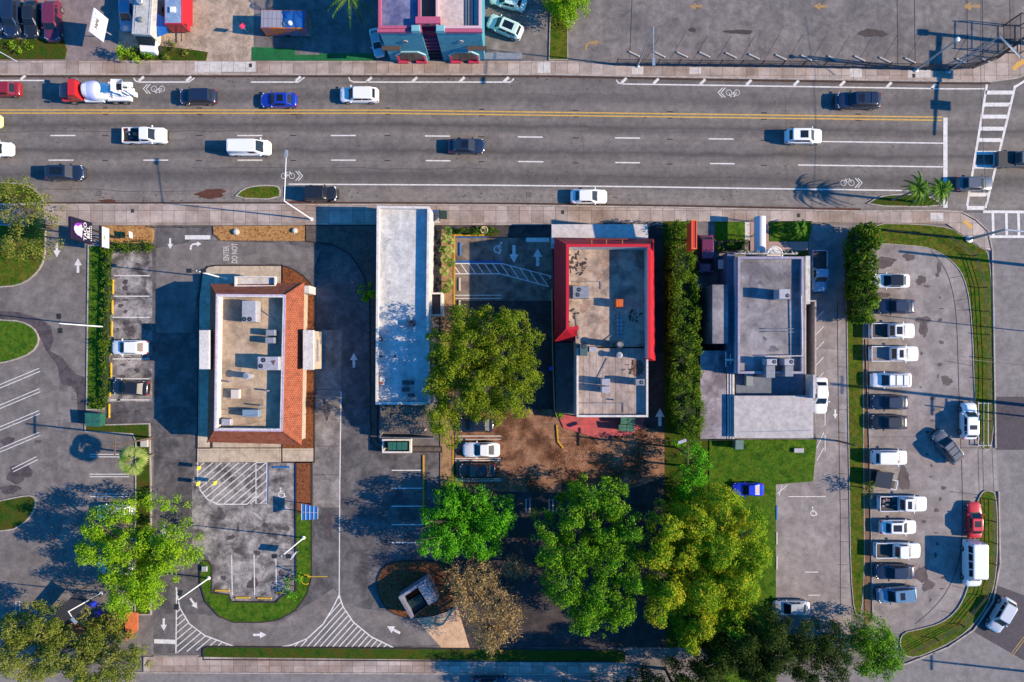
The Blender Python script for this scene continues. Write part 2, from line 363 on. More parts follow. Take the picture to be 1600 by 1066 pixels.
# ---------------------------------------------------------------- lower lots
lotL=struct('parking_lot',MB().sheet(PP([(-400,352),(138,352),(138,640),(134,668),(212,668),(236,700),(236,1024),(-400,1024)]),Z1),m_lotA)
struct('worn_strip',MB().sheet(PP([(92,560),(111,602),(110,760),(90,770)]),Z2),m_concG,lotL)
struct('damp_stain',MB().sheet(PP([(0,486),(30,488),(62,498),(80,510),(84,530),(78,548),(98,560),(118,585),(136,590),(136,668),(122,660),(120,615),(112,604),(95,600),(90,572),(72,548),(64,530),(50,510),(0,498)]),Z3),m_stain,lotL)
island('lawn',[(-60,352),(72,352),(71,380),(70,405),(60,425),(40,442),(14,449),(-60,449)],m_grassy,sm=1)
island('grass_island',[(-60,500),(20,500),(44,506),(58,518),(62,534),(50,552),(20,564),(-20,571),(-60,571)],m_grass,sm=1)
island('grass_island',[(-60,796),(30,776),(52,774),(58,784),(50,806),(28,826),(0,830),(-60,832)],m_grassd,sm=1)
island('grass_strip',[(139,384),(172,384),(170,430),(166,520),(162,640),(136,640)],m_grass,sm=0)
island('grass_strip',[(134,674),(134,662),(160,664),(234,662),(236,760),(236,960),(212,960),(213,690),(208,678)],m_grassd,sm=0)
island('mulch_bed',[(158,353),(236,353),(240,360),(240,372),(236,386),(158,386)],m_mulch,None,h=.16,sm=0)
lotT=struct('parking_lot',MB().sheet(PP([(171,386),(240,386),(244,352),(332,352),(332,376),(470,376),(520,380),(548,398),(570,430),(578,470),(578,690),(688,700),(688,1010),(240,1022),(240,700),(236,665),(164,663)]),Z1),m_lotS)
struct('worn_asphalt',MB().sheet(PP([(244,388),(310,376),(440,380),(500,392),(490,420),(430,412),(330,414),(312,430),(300,520),(244,520)]),Z2),m_lotA,lotT)
struct('worn_asphalt',MB().sheet(PP([(172,392),(238,392),(238,628),(168,628)]),Z2),m_stall,lotT)
struct('worn_asphalt',MB().sheet(PP([(306,722),(462,724),(462,925),(432,940),(365,940),(332,928),(326,872),(300,850),(300,760)]),Z2),m_stall,lotT)
struct('worn_asphalt',MB().sheet(PP([(534,600),(578,600),(580,690),(600,706),(688,706),(688,840),(534,860)]),Z2),m_lotS,lotT)
struct('worn_asphalt',MB().sheet(PP([(490,940),(520,920),(560,950),(640,960),(690,1008),(330,1012),(280,1000),(280,960),(320,960),(360,972),(440,972),(480,945)]),Z2),m_lotA,lotT)
pad=struct('drive_lane',MB().sheet(PP([(490,516),(534,516),(532,698),(530,793),(489,793)]),Z3),m_pad,lotT)
struct('slab_joint',MB().strip(PP([(490,609),(533,609)]),.06,Z4).strip(PP([(489,697),(532,697)]),.06,Z4).strip(PP([(489,742),(531,742)]),.06,Z4),m_joint,lotT)
# beds and walks around the left restaurant
island('gravel_bed',[(478,352.5),(590,352.5),(590,690),(604,698),(690,698),(690,706),(600,706),(580,692),(578,470),(570,432),(548,398),(520,382),(478,377)],m_gravel,m_kerbd,h=.14,sm=0)
island('mulch_bed',[(334,354),(478,353),(478,377),(345,376),(334,366)],m_mulch,None,h=.16,sm=0)
island('concrete_walk',[(316,432),(318,424),(326,417),(340,415),(441,415),(441,450),(332,450),(330,700),(309,700),(311,470)],m_walk,m_kerbd,h=.13,sm=0)
island('red_gravel_bed',[(441,416),(456,420),(474,431),(487,446),(492,466),(491,722),(441,722)],m_brick,m_kerbd,h=.13,sm=0)
island('concrete_walk',[(309,700.5),(490,700.5),(490,722),(309,722)],m_walk,None,h=.15,sm=0)
island('concrete_walk',[(333,452),(440,452),(440,699),(333,699)],m_walk,None,h=.12,sm=0)
island('red_gravel_bed',[(463,722.5),(487,722.5),(487,800),(463,800)],m_brick,m_kerbd,h=.13,sm=0)
isl=[(313,884),(319,876),(327,877),(331,886),(331,926),(358,929),(362,940),(432,941),(440,932),(463,924),(463,801),(487,801),(487,900),(480,928),(462,953),(436,968),(410,972),(366,972),(342,962),(322,940),(314,914)]
island('grass_island',isl,m_grass,m_kerbd,sm=0)
# round bed of the lower right corner of the left lot, beige forecourt
island('planted_bed',[(588,910),(598,886),(620,876),(690,876),(720,900),(720,940),(690,960),(640,966),(612,958),(596,940)],m_brick,m_kerbd,sm=1)
struct('concrete_forecourt',MB().sheet(PP([(648,965),(688,944),(712,938),(734,1013),(690,1013)]),Z3),mat('sandy concrete',A(232,194,156),.88,var=.5,scale=.5,var2=A(176,130,92),fine=.1),lotT)
# ---------------------------------------------------------------- middle lots
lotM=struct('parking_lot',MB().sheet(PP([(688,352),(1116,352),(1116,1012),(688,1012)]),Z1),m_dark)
struct('worn_asphalt',MB().sheet(PP([(709,372),(862,372),(866,470),(712,470)]),Z2),mat('stall asphalt',A(150,134,120),.9,var=.8,scale=.5,var2=A(70,60,56),fine=.12),lotM)
struct('leaf_litter',MB().sheet(PP([(712,655),(780,640),(862,640),(880,662),(1000,665),(1052,680),(1050,735),(1000,760),(940,770),(860,770),(780,768),(712,760)]),Z2),m_soil,lotM)
struct('path',MB().sheet(PP([(673,352),(690,352),(690,470),(673,470)]),Z2+.13),mat('black path',A(50,46,48),.9,var=.3,fine=.2))
island('planter_strip',[(689,358),(708,366),(709,480),(709,640),(706,760),(688,760),(688,480)],mat('dry soil',A(178,140,100),.95,var=.6,scale=.8,fine=.25),None,h=.1,sm=0)
island('planter_strip',[(708,358),(770,356),(782,362),(776,368),(709,367)],m_grassd,None,h=.1,sm=0)
struct('yellow_kerb',MB().wall(PP([(757,368),(710,368),(710,482)]),.2,0,.16),mat('yellow kerb paint',A(226,172,40),.7,var=.3,scale=2,var2=A(150,110,50)))
struct('yellow_kerb',MB().wall(PP([(708,680),(708,762)]),.16,0,.16),MATS['yellow kerb paint'])
struct('yellow_kerb',MB().wall(PP([(662,711),(662,818)]),.2,0,.16),MATS['yellow kerb paint'])
struct('kerb',MB().wall(PP([(870,664),(872,690),(880,700)]),.2,0,.16),MATS['yellow kerb paint'])
island('red_patio',[(872,648),(1010,648),(1002,668),(985,680),(930,684),(880,668)],m_redp,None,h=.12,sm=0)
island('courtyard',[(866,535),(900,535),(900,650),(868,645)],m_concG,m_kerbd,h=.1,sm=0)
struct('planting_ground',MB().sheet(PP([(1036,345),(1092,345),(1100,686),(1110,690),(1110,1012),(1040,1012)]),Z3),m_grassd)
# ---------------------------------------------------------------- around the grey building
struct('driveway',MB().sheet(PP([(1088,346),(1116,346),(1120,450),(1088,450)]),Z4),m_concG)
island('lawn',[(1117,346),(1163,346),(1163,376),(1117,376)],m_grass,None,h=.1,sm=0)
island('white_flower_bed',[(1163.5,346),(1171,346),(1171,376),(1163.5,376)],mat('white blossom bed',A(190,190,180),.9,cols=[A(90,110,60),A(220,215,205),A(240,236,230),A(120,130,90)],scale=3,fine=.4),None,h=.12,sm=0)
struct('brick_path',MB().prism(PP([(1172,346),(1201,346),(1201,378),(1262,378),(1262,392),(1172,392)]),0,.11),m_pink)
island('lawn',[(1202,346),(1268,346),(1268,357),(1262,377.5),(1202,377.5)],m_grass,None,h=.13,sm=0)
island('lawn',[(1210,392.5),(1262,392.5),(1262,402),(1210,402)],m_grassd,None,h=.1,sm=0)
island('lawn',[(1108,687),(1276,687),(1270,752),(1212,757),(1212,1100),(1108,1100)],m_grass,None,h=.1,sm=0)
lane=struct('parking_lot',MB().sheet(PP([(1262,352),(1322,352),(1324,500),(1326,700),(1326,760),(1330,980),(1330,1010),(1212,1010),(1212,757),(1270,752),(1276,690),(1270,620),(1264,392)]),Z1),m_concP)
mb=MB()
mb.strip(PP([(1308,470),(1310,640),(1313,800),(1313,960)]),.09,Z3)
for y in (573,640,676,740,780,809,846,882,918,954): mb.strip(PP([(1309,y),(1326,y+1)]),.06,Z3)
struct('slab_joint',mb,m_joint,lane)
strip_=[(1322,349),(1478,351),(1510,373),(1530,387),(1546,393),(1551,500),(1554,702),(1531,702),(1523,640),(1519,500),(1508,432),(1482,402),(1450,386),(1405,383),(1372,380),(1350,392),(1348,500),(1349,700),(1351,960),(1330,962),(1326,700),(1323,500)]
island('grass_verge',strip_,m_grassy,m_kerb,h=.05,w=.09,sm=2)
island('grass_verge',[(1533,768),(1545,766),(1557,772),(1558,880),(1548,935),(1518,980),(1478,1008),(1413,1034),(1402,990),(1440,982),(1474,972),(1500,948),(1516,905),(1522,860),(1522,795)],m_grassy,m_kerb,w=.1,sm=2)
struct('kerb',MB().wall(PP([(1560,768),(1562,880),(1551,940),(1521,984),(1481,1011),(1415,1037),(1340,1048)]),.18,0,.15),m_kerb)
lotR=struct('parking_lot',MB().sheet(PP([(1346,384),(1372,380),(1405,383),(1450,386),(1482,402),(1508,432),(1519,500),(1523,640),(1529,702),(1557,702),(1561,768),(1533,768),(1522,795),(1522,860),(1516,905),(1500,948),(1474,972),(1440,982),(1402,990),(1352,978),(1348,700)]),Z1),m_concP)
mb=MB()
inner=[(1455,392),(1478,420),(1490,460),(1495,500),(1499,640),(1504,760),(1504,860),(1486,915),(1460,950),(1430,975)]
mb.strip(PP(smoothpoly(inner,2,False)),.09,Z3)
for a,b in (((1482,435),(1512,430)),((1493,470),(1516,466)),((1495,485),(1520,484)),((1476,564),(1521,572)),((1497,640),(1523,640)),((1500,700),(1530,700)),((1484,768),(1532,774)),((1500,880),(1515,884)),((1488,915),(1506,920)),((1470,955),(1492,958)),((1528,702),(1530,768)),((1550,702),(1553,768)),((1535,702),(1537,768))):
    mb.strip(PP([a,b]),.06,Z3)
struct('slab_joint',mb,m_joint,lotR)
mb=MB()
for b_ in [(1439,438,8,7),(1443,500,11,6),(1443,514,6,14),(1467,418,4,8),(1412,748,10,17),(1440,898,9,14),(1450,915,10,8),(1376,462,14,5),(1355,750,5,12),(1479,595,8,8),(1382,410,18,8),(1420,402,10,5)]:
    mb.sheet(PP(blob(*b_,seed=int(b_[0]))),Z2+.001*(len(mb.f)%3))
for i_ in range(30): mb.sheet(PP(blob(rd_.uniform(1436,1475),430+i_*17.5,rd_.uniform(1,5),rd_.uniform(1,4),seed=200+i_)),Z3+.0001*i_)
struct('oil_stain',mb,m_stain,lotR)
mb=MB()
for b_ in [(190,656,9,6),(12,690,10,7),(30,740,20,14),(16,765,14,8),(60,690,5,3)]: mb.sheet(PP(blob(*b_,seed=int(b_[0]))),Z2+.002)
for b_ in [(188,648,11,6),(215,645,5,4),(510,640,5,16),(512,820,6,26),(395,912,9,8),(615,714,7,5)]: mb.sheet(PP(blob(*b_,seed=int(b_[1]))),Z4)
for i_ in range(26):
    mb.sheet(PP(blob(*([(195+rd_.uniform(-12,25),395+i_*9.2,rd_.uniform(1.5,6),rd_.uniform(1.2,4))][0]),seed=i_)),Z4-.001+.0001*i_)
for i_ in range(14): mb.sheet(PP(blob(rd_.uniform(312,455),rd_.uniform(800,915),rd_.uniform(1.5,7),rd_.uniform(1.5,6),seed=90+i_)),Z3+.0001*i_)
struct('oil_stain',mb,m_stain,lotT)
struct('dirt_strip',MB().prism(PP([(1348,530),(1357,530),(1360,975),(1351,975)]),0,.05),mat('bare soil',A(142,106,80),.95,var=.4,fine=.2,scale=.8),lotR)
struct('kerb',MB().wall(PP([(1352,530),(1358,700),(1361,860),(1363,968)]),.09,0,.14),m_kerb,lotR)
# ---------------------------------------------------------------- upper lots
lotU=struct('parking_lot',MB().sheet(PP([(888,-400),(1585,-400),(1590,60),(1560,90),(1480,108),(963,103),(888,95)]),Z1),m_concG)
mb=MB()
for b_ in [(1155,50,20,4),(1363,52,20,7),(1082,47,5,4)]: mb.sheet(PP(blob(*b_,seed=int(b_[0]))),Z3+.0005*(len(mb.f)))
struct('oil_stain',mb,mat('old oil stain',A(76,64,62),.7,var=.6,scale=1.5,var2=A(52,44,44),fine=.1),lotU)
mb=MB()
for x in (1401,1428,1510,1534,1577): mb.strip(PP([(x,-60),(x+2,100)]),.09,Z3)
mb.strip(PP([(990,-60),(984,90)]),.08,Z3)
for i in range(15): mb.strip(PP([(1010+i*37,92),(1032+i*37,55)]),.05,Z3)
struct('slab_joint',mb,m_joint,lotU)
struct('drive_apron',MB().sheet(PP([(860,96),(888,96),(963,103),(960,108),(860,104)]),.135),m_conc)
struct('alley_concrete',MB().sheet(PP([(752,-400),(862,-400),(862,96),(752,96)]),Z1),m_concG)
island('grass_strip',[(862,-60),(886,-60),(887,94),(858,94)],m_grassy,m_kerb,w=.1,sm=0)
struct('sand_lot',MB().sheet(PP([(185,-400),(400,-400),(400,95.5),(185,95.5)]),Z1),m_sand)
struct('back_lot',MB().sheet(PP([(400,-400),(590,-400),(590,95.5),(396,95.5)]),Z2),m_concG)
struct('driveway',MB().sheet(PP([(-400,-400),(185,-400),(185,95.5),(-400,95.5)]),Z2),mat('driveway concrete',A(150,136,134),.88,var=.4,scale=.3,fine=.1,var2=A(100,88,86)))
island('grass_verge',[(-60,62),(100,62),(105,78),(102,93),(-60,93)],m_grassd,None,sm=0)
island('grass_verge',[(184,80),(250,72),(300,78),(325,82),(322,95),(188,94)],m_grassd,None,h=.08,sm=0)
cg=struct('green_carpet',MB().prism(PP([(394,74),(461,76),(461,86),(500,86),(500,84),(588,84),(588,95),(394,95)]),0,.06),m_turf)
# ---------------------------------------------------------------- painted markings
def marks(name,par,m,segs,w=.14,z=Z4+.004):
    mb=MB()
    for i,s in enumerate(segs): mb.strip(PP(s),w,z+.0003*(i%7))
    return struct(name,mb,m,par)
for dy in (-2.6,2.2): marks('yellow_centre_line',road,m_yell,[[(-2500,174+dy),(600,175+dy),(1472,186+dy)]],.17)
marks('dashed_lane_line',road,m_white,[[(x,212+.0+yo(x)*.8),(x+39,212+yo(x+39)*.8)] for x in (79,225,371,517,664,809,961,1107)]+[[(1262,221),(1475,224)]],.16)
marks('dashed_lane_line',road,m_white,[[(x,250.5+yo(x)*.8),(x+39,250.5+yo(x+39)*.8)] for x in (76,224,371,517,665,810,961,1109)]+[[(1247,258),(1473,261)]],.16)
marks('edge_line',road,m_white,[[(451,288),(760,289.5),(1000,292),(1200,295),(1420,298)]],.17)
marks('bay_line',road,m_white,[[(963,125),(966,130),(975,131.5),(1250,135.5),(1475,139),(1538,139)]]+[[(545,121),(547,126),(553,128.5),(798,128.5),(803,123)]]+[[(209,122),(212,127),(218,128.5),(295,128.5),(304,122)]]+[[(392,128.5),(466,128.5),(476,121)]]+[[(-50,126),(70,126)]],.17)
marks('bay_tick',road,m_white,[[(x,y),(x+8,y-8)] for x,y in ((971,130),(1021,131),(1094,132),(1166,133),(1240,134),(1312,135),(1385,137),(1455,139))]+[[(x,y),(x+8,y-7)] for x,y in ((573,128),(644,128),(718,128),(787,128),(217,127),(291,127),(462,127),(32,125))],.34)
mb=MB()
for x in range(18,1480,147): 
    for y in (169,179,212,251):
        if x in (18,) : continue
        mb.strip(PP([(x-4-(y>200)*1,y+yo(x)),(x+4,y+yo(x))]),.14,Z4+.002)
struct('tar_marks',mb,m_joint,road)
marks('stop_line',road,m_white,[[(1477,184),(1477,325)]],.55)
# crosswalks
ca=[(1543,130),(1510,328)]; cb=[(1586,134),(1538,325)]
marks('crosswalk',road,m_white,[[(1542,132),(1511,322)],[(1586,134),(1573,190),(1540,325)]],.3)
rungs=[]
for t in (.075,.17,.265,.36,.45,.55,.66,.77,.88,.985):
    y=130+t*198; xl=1542-(y-130)*31/192; xr=1585-(y-134)*47/191
    rungs.append([(xl,y),(xr,y)])
marks('crosswalk',road,m_white,rungs,.5)
marks('crosswalk',cs,m_white,[[(1536,331),(1700,332)],[(1542,370),(1700,370)]]+[[(x,333),(x+1,369)] for x in (1551,1572,1591,1610,1630)],.34,Z4+.006)
marks('crosswalk',road,m_white,[[(1586,136),(1612,120)]],.3,Z4+.006)
marks('yellow_centre_line',cs,m_oldy,[[(1578,1024),(1625,962)],[(1581,1026),(1628,964)]],.12,Z4)
def sym(name,par,m,px,py,sc,rot,kind,z=Z4+.006,col=None):
    """painted symbol: local +x is the drawing's right, rot in degrees"""
    x0,y0=P(px,py); ca,sa=math.cos(R(rot)),math.sin(R(rot)); T=lambda pts:[(x0+(a*ca-b*sa)*sc,y0+(a*sa+b*ca)*sc) for a,b in pts]
    mb=MB()
    if kind=='arrow':      # points to +x
        mb.sheet(T([(-.5,-.09),(.02,-.09),(.02,.09),(-.5,.09)]),z); mb.sheet(T([(.02,-.26),(.5,0),(.02,.26)]),z+.0004)
    if kind=='turn':       # starts low, bends right
        mb.strip(T([(-.45,-.35),(-.42,-.05),(-.25,.12),(.1,.15)]),.16*sc,z); mb.sheet(T([(.1,-.08),(.5,.15),(.1,.38)]),z+.0004)
    if kind=='bike':
        for cx in (-.38,.38): mb.strip(T([(cx+.27*math.cos(a*.5236),.27*math.sin(a*.5236)) for a in range(12)]),.05*sc,z+.0003*(cx>0),True)
        mb.strip(T([(-.38,0),(-.15,.35),(.2,.35),(0,0),(-.38,0)]),.05*sc,z+.0006); mb.strip(T([(0,0),(-.2,.42)]),.05*sc,z+.0009); mb.strip(T([(.38,0),(.18,.45)]),.05*sc,z+.0012)
    if kind=='chev':
        for k in (0,.28): mb.strip(T([(k,.5),(k+.45,0),(k,-.5)]),.1*sc,z)
    if kind=='wheelchair':
        mb.strip(T([(.3*math.cos(R(a))+.0,.3*math.sin(R(a))-.12) for a in range(120,400,25)]),.09*sc,z)
        mb.strip(T([(-.1,.38),(-.08,.02),(.22,.02),(.34,-.34),(.46,-.3)]),.1*sc,z+.0004); mb.strip(T([(-.1,.2),(.16,.2)]),.08*sc,z+.0008)
        mb.sheet(T([(-.1+.1*math.cos(a*.785),.5+.1*math.sin(a*.785)) for a in range(8)]),z)
    return struct(name,mb,m,par)
for px,py,rr in ((247,139,180),(1145,145,180),(450,275,0),(1324,286,0)):
    s_=-1 if rr==180 else 1
    sym('bicycle_symbol',road,m_white,px,py,1.35,rr,'bike'); sym('chevron_symbol',road,m_white,px+s_*12,py,1.25,rr,'chev')
for px,py,rr,sc,par,m in [(89,391,-90,1.9,lotL,m_white),(122,415,90,1.9,lotL,m_white),(266,381,-90,1.4,lotT,m_white),(256,829,-90,1.6,lotT,m_white),(256,976,-90,1.6,lotT,m_white),(303,943,-55,1.6,lotT,m_white),(406,992,0,1.7,lotT,m_white),(553,563,90,1.9,lotT,m_white),(615,984,152,1.9,lotT,m_white),(803,397,-90,2.3,lotM,m_white),(840,402,90,2.3,lotM,m_white),(1031,652,90,2.3,lotM,m_white),(1305,647,-90,1.2,lane,m_white),(1518,10,180,2.4,lotU,m_oldy),(1282,10,180,2.0,lotU,m_oldy),(1087,10,180,1.8,lotU,m_oldy)]:
    sym('arrow_marking',par,m,px,py,sc,rr,'arrow')
sym('arrow_marking',lotU,m_oldy,926,70,2.0,0,'turn')
sym('arrow_marking',lotT,m_white,306,384,1.5,0,'turn')
sym('wheelchair_symbol',lotT,m_white,440,771,1.3,0,'wheelchair'); sym('wheelchair_symbol',lotM,m_white,779,388,1.5,-40,'wheelchair'); sym('wheelchair_symbol',lane,m_white,1271,800,1.2,0,'wheelchair')
x,y=P(367,396); m_fade=mat('faded road paint',A(226,220,214),.8,var=.45,scale=3,var2=A(160,154,150))
o=struct('lettering',text_mb('DO NOT',1.05,Matrix.Translation((x,y,Z4+.006))@Matrix.Rotation(R(90),4,'Z')@Matrix.Diagonal((.62,1,1,1))),m_fade,lotT)
x,y=P(354,396); o=struct('lettering',text_mb('ENTER',1.05,Matrix.Translation((x,y,Z4+.006))@Matrix.Rotation(R(90),4,'Z')@Matrix.Diagonal((.62,1,1,1))),m_fade,lotT)
marks('stop_line',lotT,m_white,[[(289,371),(329,371)]],.55)
marks('stop_line',lotT,m_white,[[(241,1002),(274,1003)]],.55)
marks('stop_line',lotM,m_white,[[(822,375),(858,375)]],.55)
marks('stall_line',lotT,m_white,[[(x0,y),(234,y)] for x0,y in ((178,431),(178,463),(176,496),(176,561),(174,592),(172,625))],.13,Z4)
marks('stall_line',lotT,m_white,[[(x,867),(x+1,930 if x<400 else 926)] for x in (362,397,431)],.13,Z4)
marks('stall_line',lotT,m_white,[[(612,y),(662,y)] for y in (735,763,791,820,848)],.13,Z4)
marks('lane_line',lotT,m_white,[[(533,612),(531,760),(530,935)]],.13,Z4+.003)
def hatch(par,poly,pitch,ang,w,z=Z4+.002,name='hatching'):
    """parallel strokes clipped to a convex or concave polygon in photo pixels"""
    pts=PP(poly); ca,sa=math.cos(R(ang)),math.sin(R(ang)); mb=MB()
    vs=[-x*sa+y*ca for x,y in pts]; v=min(vs)+pitch*.6
    while v<max(vs):
        us=[]
        for i in range(len(pts)):
            a=pts[i]; b=pts[(i+1)%len(pts)]; va=-a[0]*sa+a[1]*ca; vb=-b[0]*sa+b[1]*ca
            if (va-v)*(vb-v)<0:
                t=(v-va)/(vb-va); x=a[0]+t*(b[0]-a[0]); y=a[1]+t*(b[1]-a[1]); us.append(x*ca+y*sa)
        us.sort()
        for u0,u1 in zip(us[::2],us[1::2]):
            if u1-u0>.15: mb.strip([(u0*ca-v*sa,u0*sa+v*ca),(u1*ca-v*sa,u1*sa+v*ca)],w,z)
        v+=pitch
    return struct(name,mb,m_white,par)
h1=[(309,723),(399,723),(399,787),(340,788),(324,780),(313,766),(309,750)]
hatch(lotT,h1,.72,40,.12); marks('hatching_outline',lotT,m_white,[[(309,723),(309,750),(313,766),(324,780),(340,788),(386,788),(399,776)]],.14)
h2=[(400,723),(417,723),(417,787),(400,787)]; hatch(lotT,h2,.9,40,.12); marks('hatching_outline',lotT,m_white,[h2+[h2[0]]],.12)
marks('blue_line',lotT,m_bluep,[[(419,723),(418,787)],[(461,725),(461,786)]],.16)
tri=[(530,930),(536,948),(552,972),(580,995),(615,1012),(440,1012),(480,1000),(505,975),(520,950)]
hatch(lotT,tri,.62,48,.13); marks('hatching_outline',lotT,m_white,[[(530,930),(536,948),(552,972),(580,995),(615,1012)],[(530,930),(520,950),(505,975),(480,998),(455,1008),(432,1012)]],.16)
tri2=[(275,918),(281,950),(296,975),(320,993),(360,1010),(275,1020)]
hatch(lotT,tri2,.68,40,.12); marks('hatching_outline',lotT,m_white,[[(275,918),(281,950),(296,975),(320,993),(368,1011)],[(276,918),(275,1021)]],.15)
h3=[(711,412),(784,412),(862,432),(858,448),(782,428),(711,428)]
hatch(lotM,h3,.85,-55,.12); marks('hatching_outline',lotM,m_white,[h3[:3],[(711,428),(782,428),(858,448)]],.13)
marks('blue_line',lotM,m_bluep,[[(711,409),(784,409)]],.3); marks('blue_line',lotM,m_bluep,[[(712,371),(760,371)]],.18)
def dbl(x0,y0,x1,y1,wd=4):
    dx,dy=x1-x0,y1-y0; l=math.hypot(dx,dy); nx,ny=-dy/l*wd/2,dx/l*wd/2
    return [(x0+nx,y0+ny),(x1+nx,y1+ny),(x1-nx,y1-ny),(x0-nx,y0-ny)]
marks('stall_line',lotM,m_white,[dbl(711,464,784,464,5),dbl(711,684,783,684,5),dbl(711,718,783,718,3),dbl(711,750,783,750,3)],.1)
marks('stall_line',lotM,m_white,[dbl(825,800,825,780,6)+[dbl(825,800,825,780,6)[0]],dbl(861,800,861,780,6)],.1)
marks('stall_line',lotL,m_white,[dbl(-10,y,62,y-30,5) for y in (608,640,674,708)]+[dbl(20,735,58,716,5)],.1)
marks('stall_line',lotL,m_white,[dbl(195,712,141,712,4),dbl(202,743,140,743,4),dbl(200,774,141,774,4),dbl(28,960,28,940,6),dbl(60,960,60,940,6)],.1)
marks('stall_line',lane,m_white,[[(1232,776),(1290,776)],[(1222,758),(1217,775)],[(1258,894),(1278,894)],[(1263,930),(1281,930)]]+[[(1289,600+i*40),(1289,625+i*40)] for i in range(3)],.1)
marks('hatching',lane,m_white,[[(1274,500+i*24),(1287,486+i*24)] for i in range(5)]+[[(1276,700),(1287,676)],[(1276,720),(1287,700)],[(1214,772),(1230,758)]],.1)
# wheel stops
m_stop=mat('concrete wheel stop',A(206,200,190),.85,fine=.1); m_stopy=mat('yellow wheel stop',A(236,190,50),.8,var=.3,scale=2,var2=A(160,130,60)); m_stopb=mat('blue wheel stop',A(30,120,200),.8,fine=.1)
def wstop(x0,y0,x1,y1,m,label,group):
    a=P(x0,y0); b=P(x1,y1); c=((a[0]+b[0])/2,(a[1]+b[1])/2); l=math.hypot(b[0]-a[0],b[1]-a[1])/2; an=math.atan2(b[1]-a[1],b[0]-a[0])
    mb=MB(); z=.006; ca,sa=math.cos(an),math.sin(an)
    q=lambda hx,hy,zz:[(x*ca-y*sa,x*sa+y*ca,zz) for x,y in ((-hx,-hy),(hx,-hy),(hx,hy),(-hx,hy))]
    mb.loft([q(l,.12,z),q(l,.12,.08),q(l-.06,.07,.15)])
    o=mb.build('wheel_stop',m); o.location=(c[0],c[1],.012); tag(o,label,'wheel stop',group); return o
pos=['first','second','third','fourth','fifth','sixth','seventh','eighth','ninth','tenth','eleventh','twelfth','thirteenth','fourteenth']
for i,(x,y) in enumerate([(982,81),(1022,82),(1057,82),(1092,82),(1133,83),(1169,85),(1211,86),(1251,87),(1293,88),(1334,88),(1373,90),(1413,91),(1493,92),(1533,92)]):
    wstop(x,y,x+17,y+8,m_stop,'white slanted wheel stop by the black fence, %s from the left end of the row'%pos[i],'wheel stops along the black fence')
for i,(x,y0,y1) in enumerate([(177,437,460),(176,469,491),(175,502,526),(174.5,532,555),(174,567,590),(172,594,620),(171,631,653)]):
    wstop(x,y0,x,y1,m_stopy,'yellow wheel stop beside the long low hedge, %s from the north end'%pos[i],'yellow wheel stops beside the hedge')
for i,(x0,x1,y) in enumerate([(336,359,922.5),(368,391,933.5),(402,425,934.5),(432,443,926.5)]):
    wstop(x0,y,x1,y,m_stopy,'yellow wheel stop at the foot of the grass island, %s from the left'%pos[i],'yellow wheel stops at the grass island')
wstop(427,730,453,730,m_stopb,'blue wheel stop at the head of the accessible stall behind the tiled roof','wheel stops of accessible stalls')
wstop(719,379,719,400,m_stopb,'blue wheel stop inside the yellow kerb near the sidewalk','wheel stops of accessible stalls')
wstop(718,434,718,455,m_stop,'pale wheel stop south of the striped zone inside the yellow kerb','pale wheel stops by the yellow kerb')
wstop(718,469,718,482,m_stop,'pale wheel stop just above the big tree crown','pale wheel stops by the yellow kerb')
for i,(y0,y1) in enumerate(((790,812),(831,851),(868,890))): wstop(1213,y0,1213,y1,m_stop if i else m_stopb,['blue','upper white','lower white'][i]+' wheel stop at the edge of the long grass lawn','wheel stops along the lawn')
# ---------------------------------------------------------------- vehicles
m_glass=mat('car glass',(.006,.010,.018,1),.28,spec=.4)
m_tyre=mat('tyre rubber',(.014,.014,.014,1),.9); m_rim=mat('wheel rim',(.4,.4,.42,1),.35,metal=.8)
m_head=mat('headlamp lens',(.6,.62,.65,1),.15); m_tail=mat('tail lamp lens',(.35,.01,.012,1),.2)
m_trim=mat('black trim',(.015,.015,.016,1),.5); m_chrome=mat('bright metal',(.6,.6,.62,1),.25,metal=.9)
def paint(n,c,met=.0,r=.32): return mat(n+' car paint',c,r,metal=met,coat=.7,var=0)
PC={'white':paint('white',(.62,.63,.63,1)),'silver':paint('silver',(.42,.44,.46,1),.3),'black':paint('black',(.012,.013,.016,1)),'navy':paint('navy',(.012,.022,.05,1),.2),
'blue':paint('blue',(.01,.035,.30,1),.2),'darkred':paint('dark red',(.20,.012,.018,1)),'red':paint('red',(.45,.015,.015,1)),'maroon':paint('maroon',(.14,.02,.05,1),.2),'grey':paint('grey',(.10,.105,.115,1),.3),
'teal':paint('pale green',(.42,.58,.52,1)),'steel':paint('steel blue',(.10,.2,.30,1),.3),'lime':paint('pale yellow',(.5,.55,.22,1)),'vivid':paint('vivid blue',(.01,.03,.5,1))}
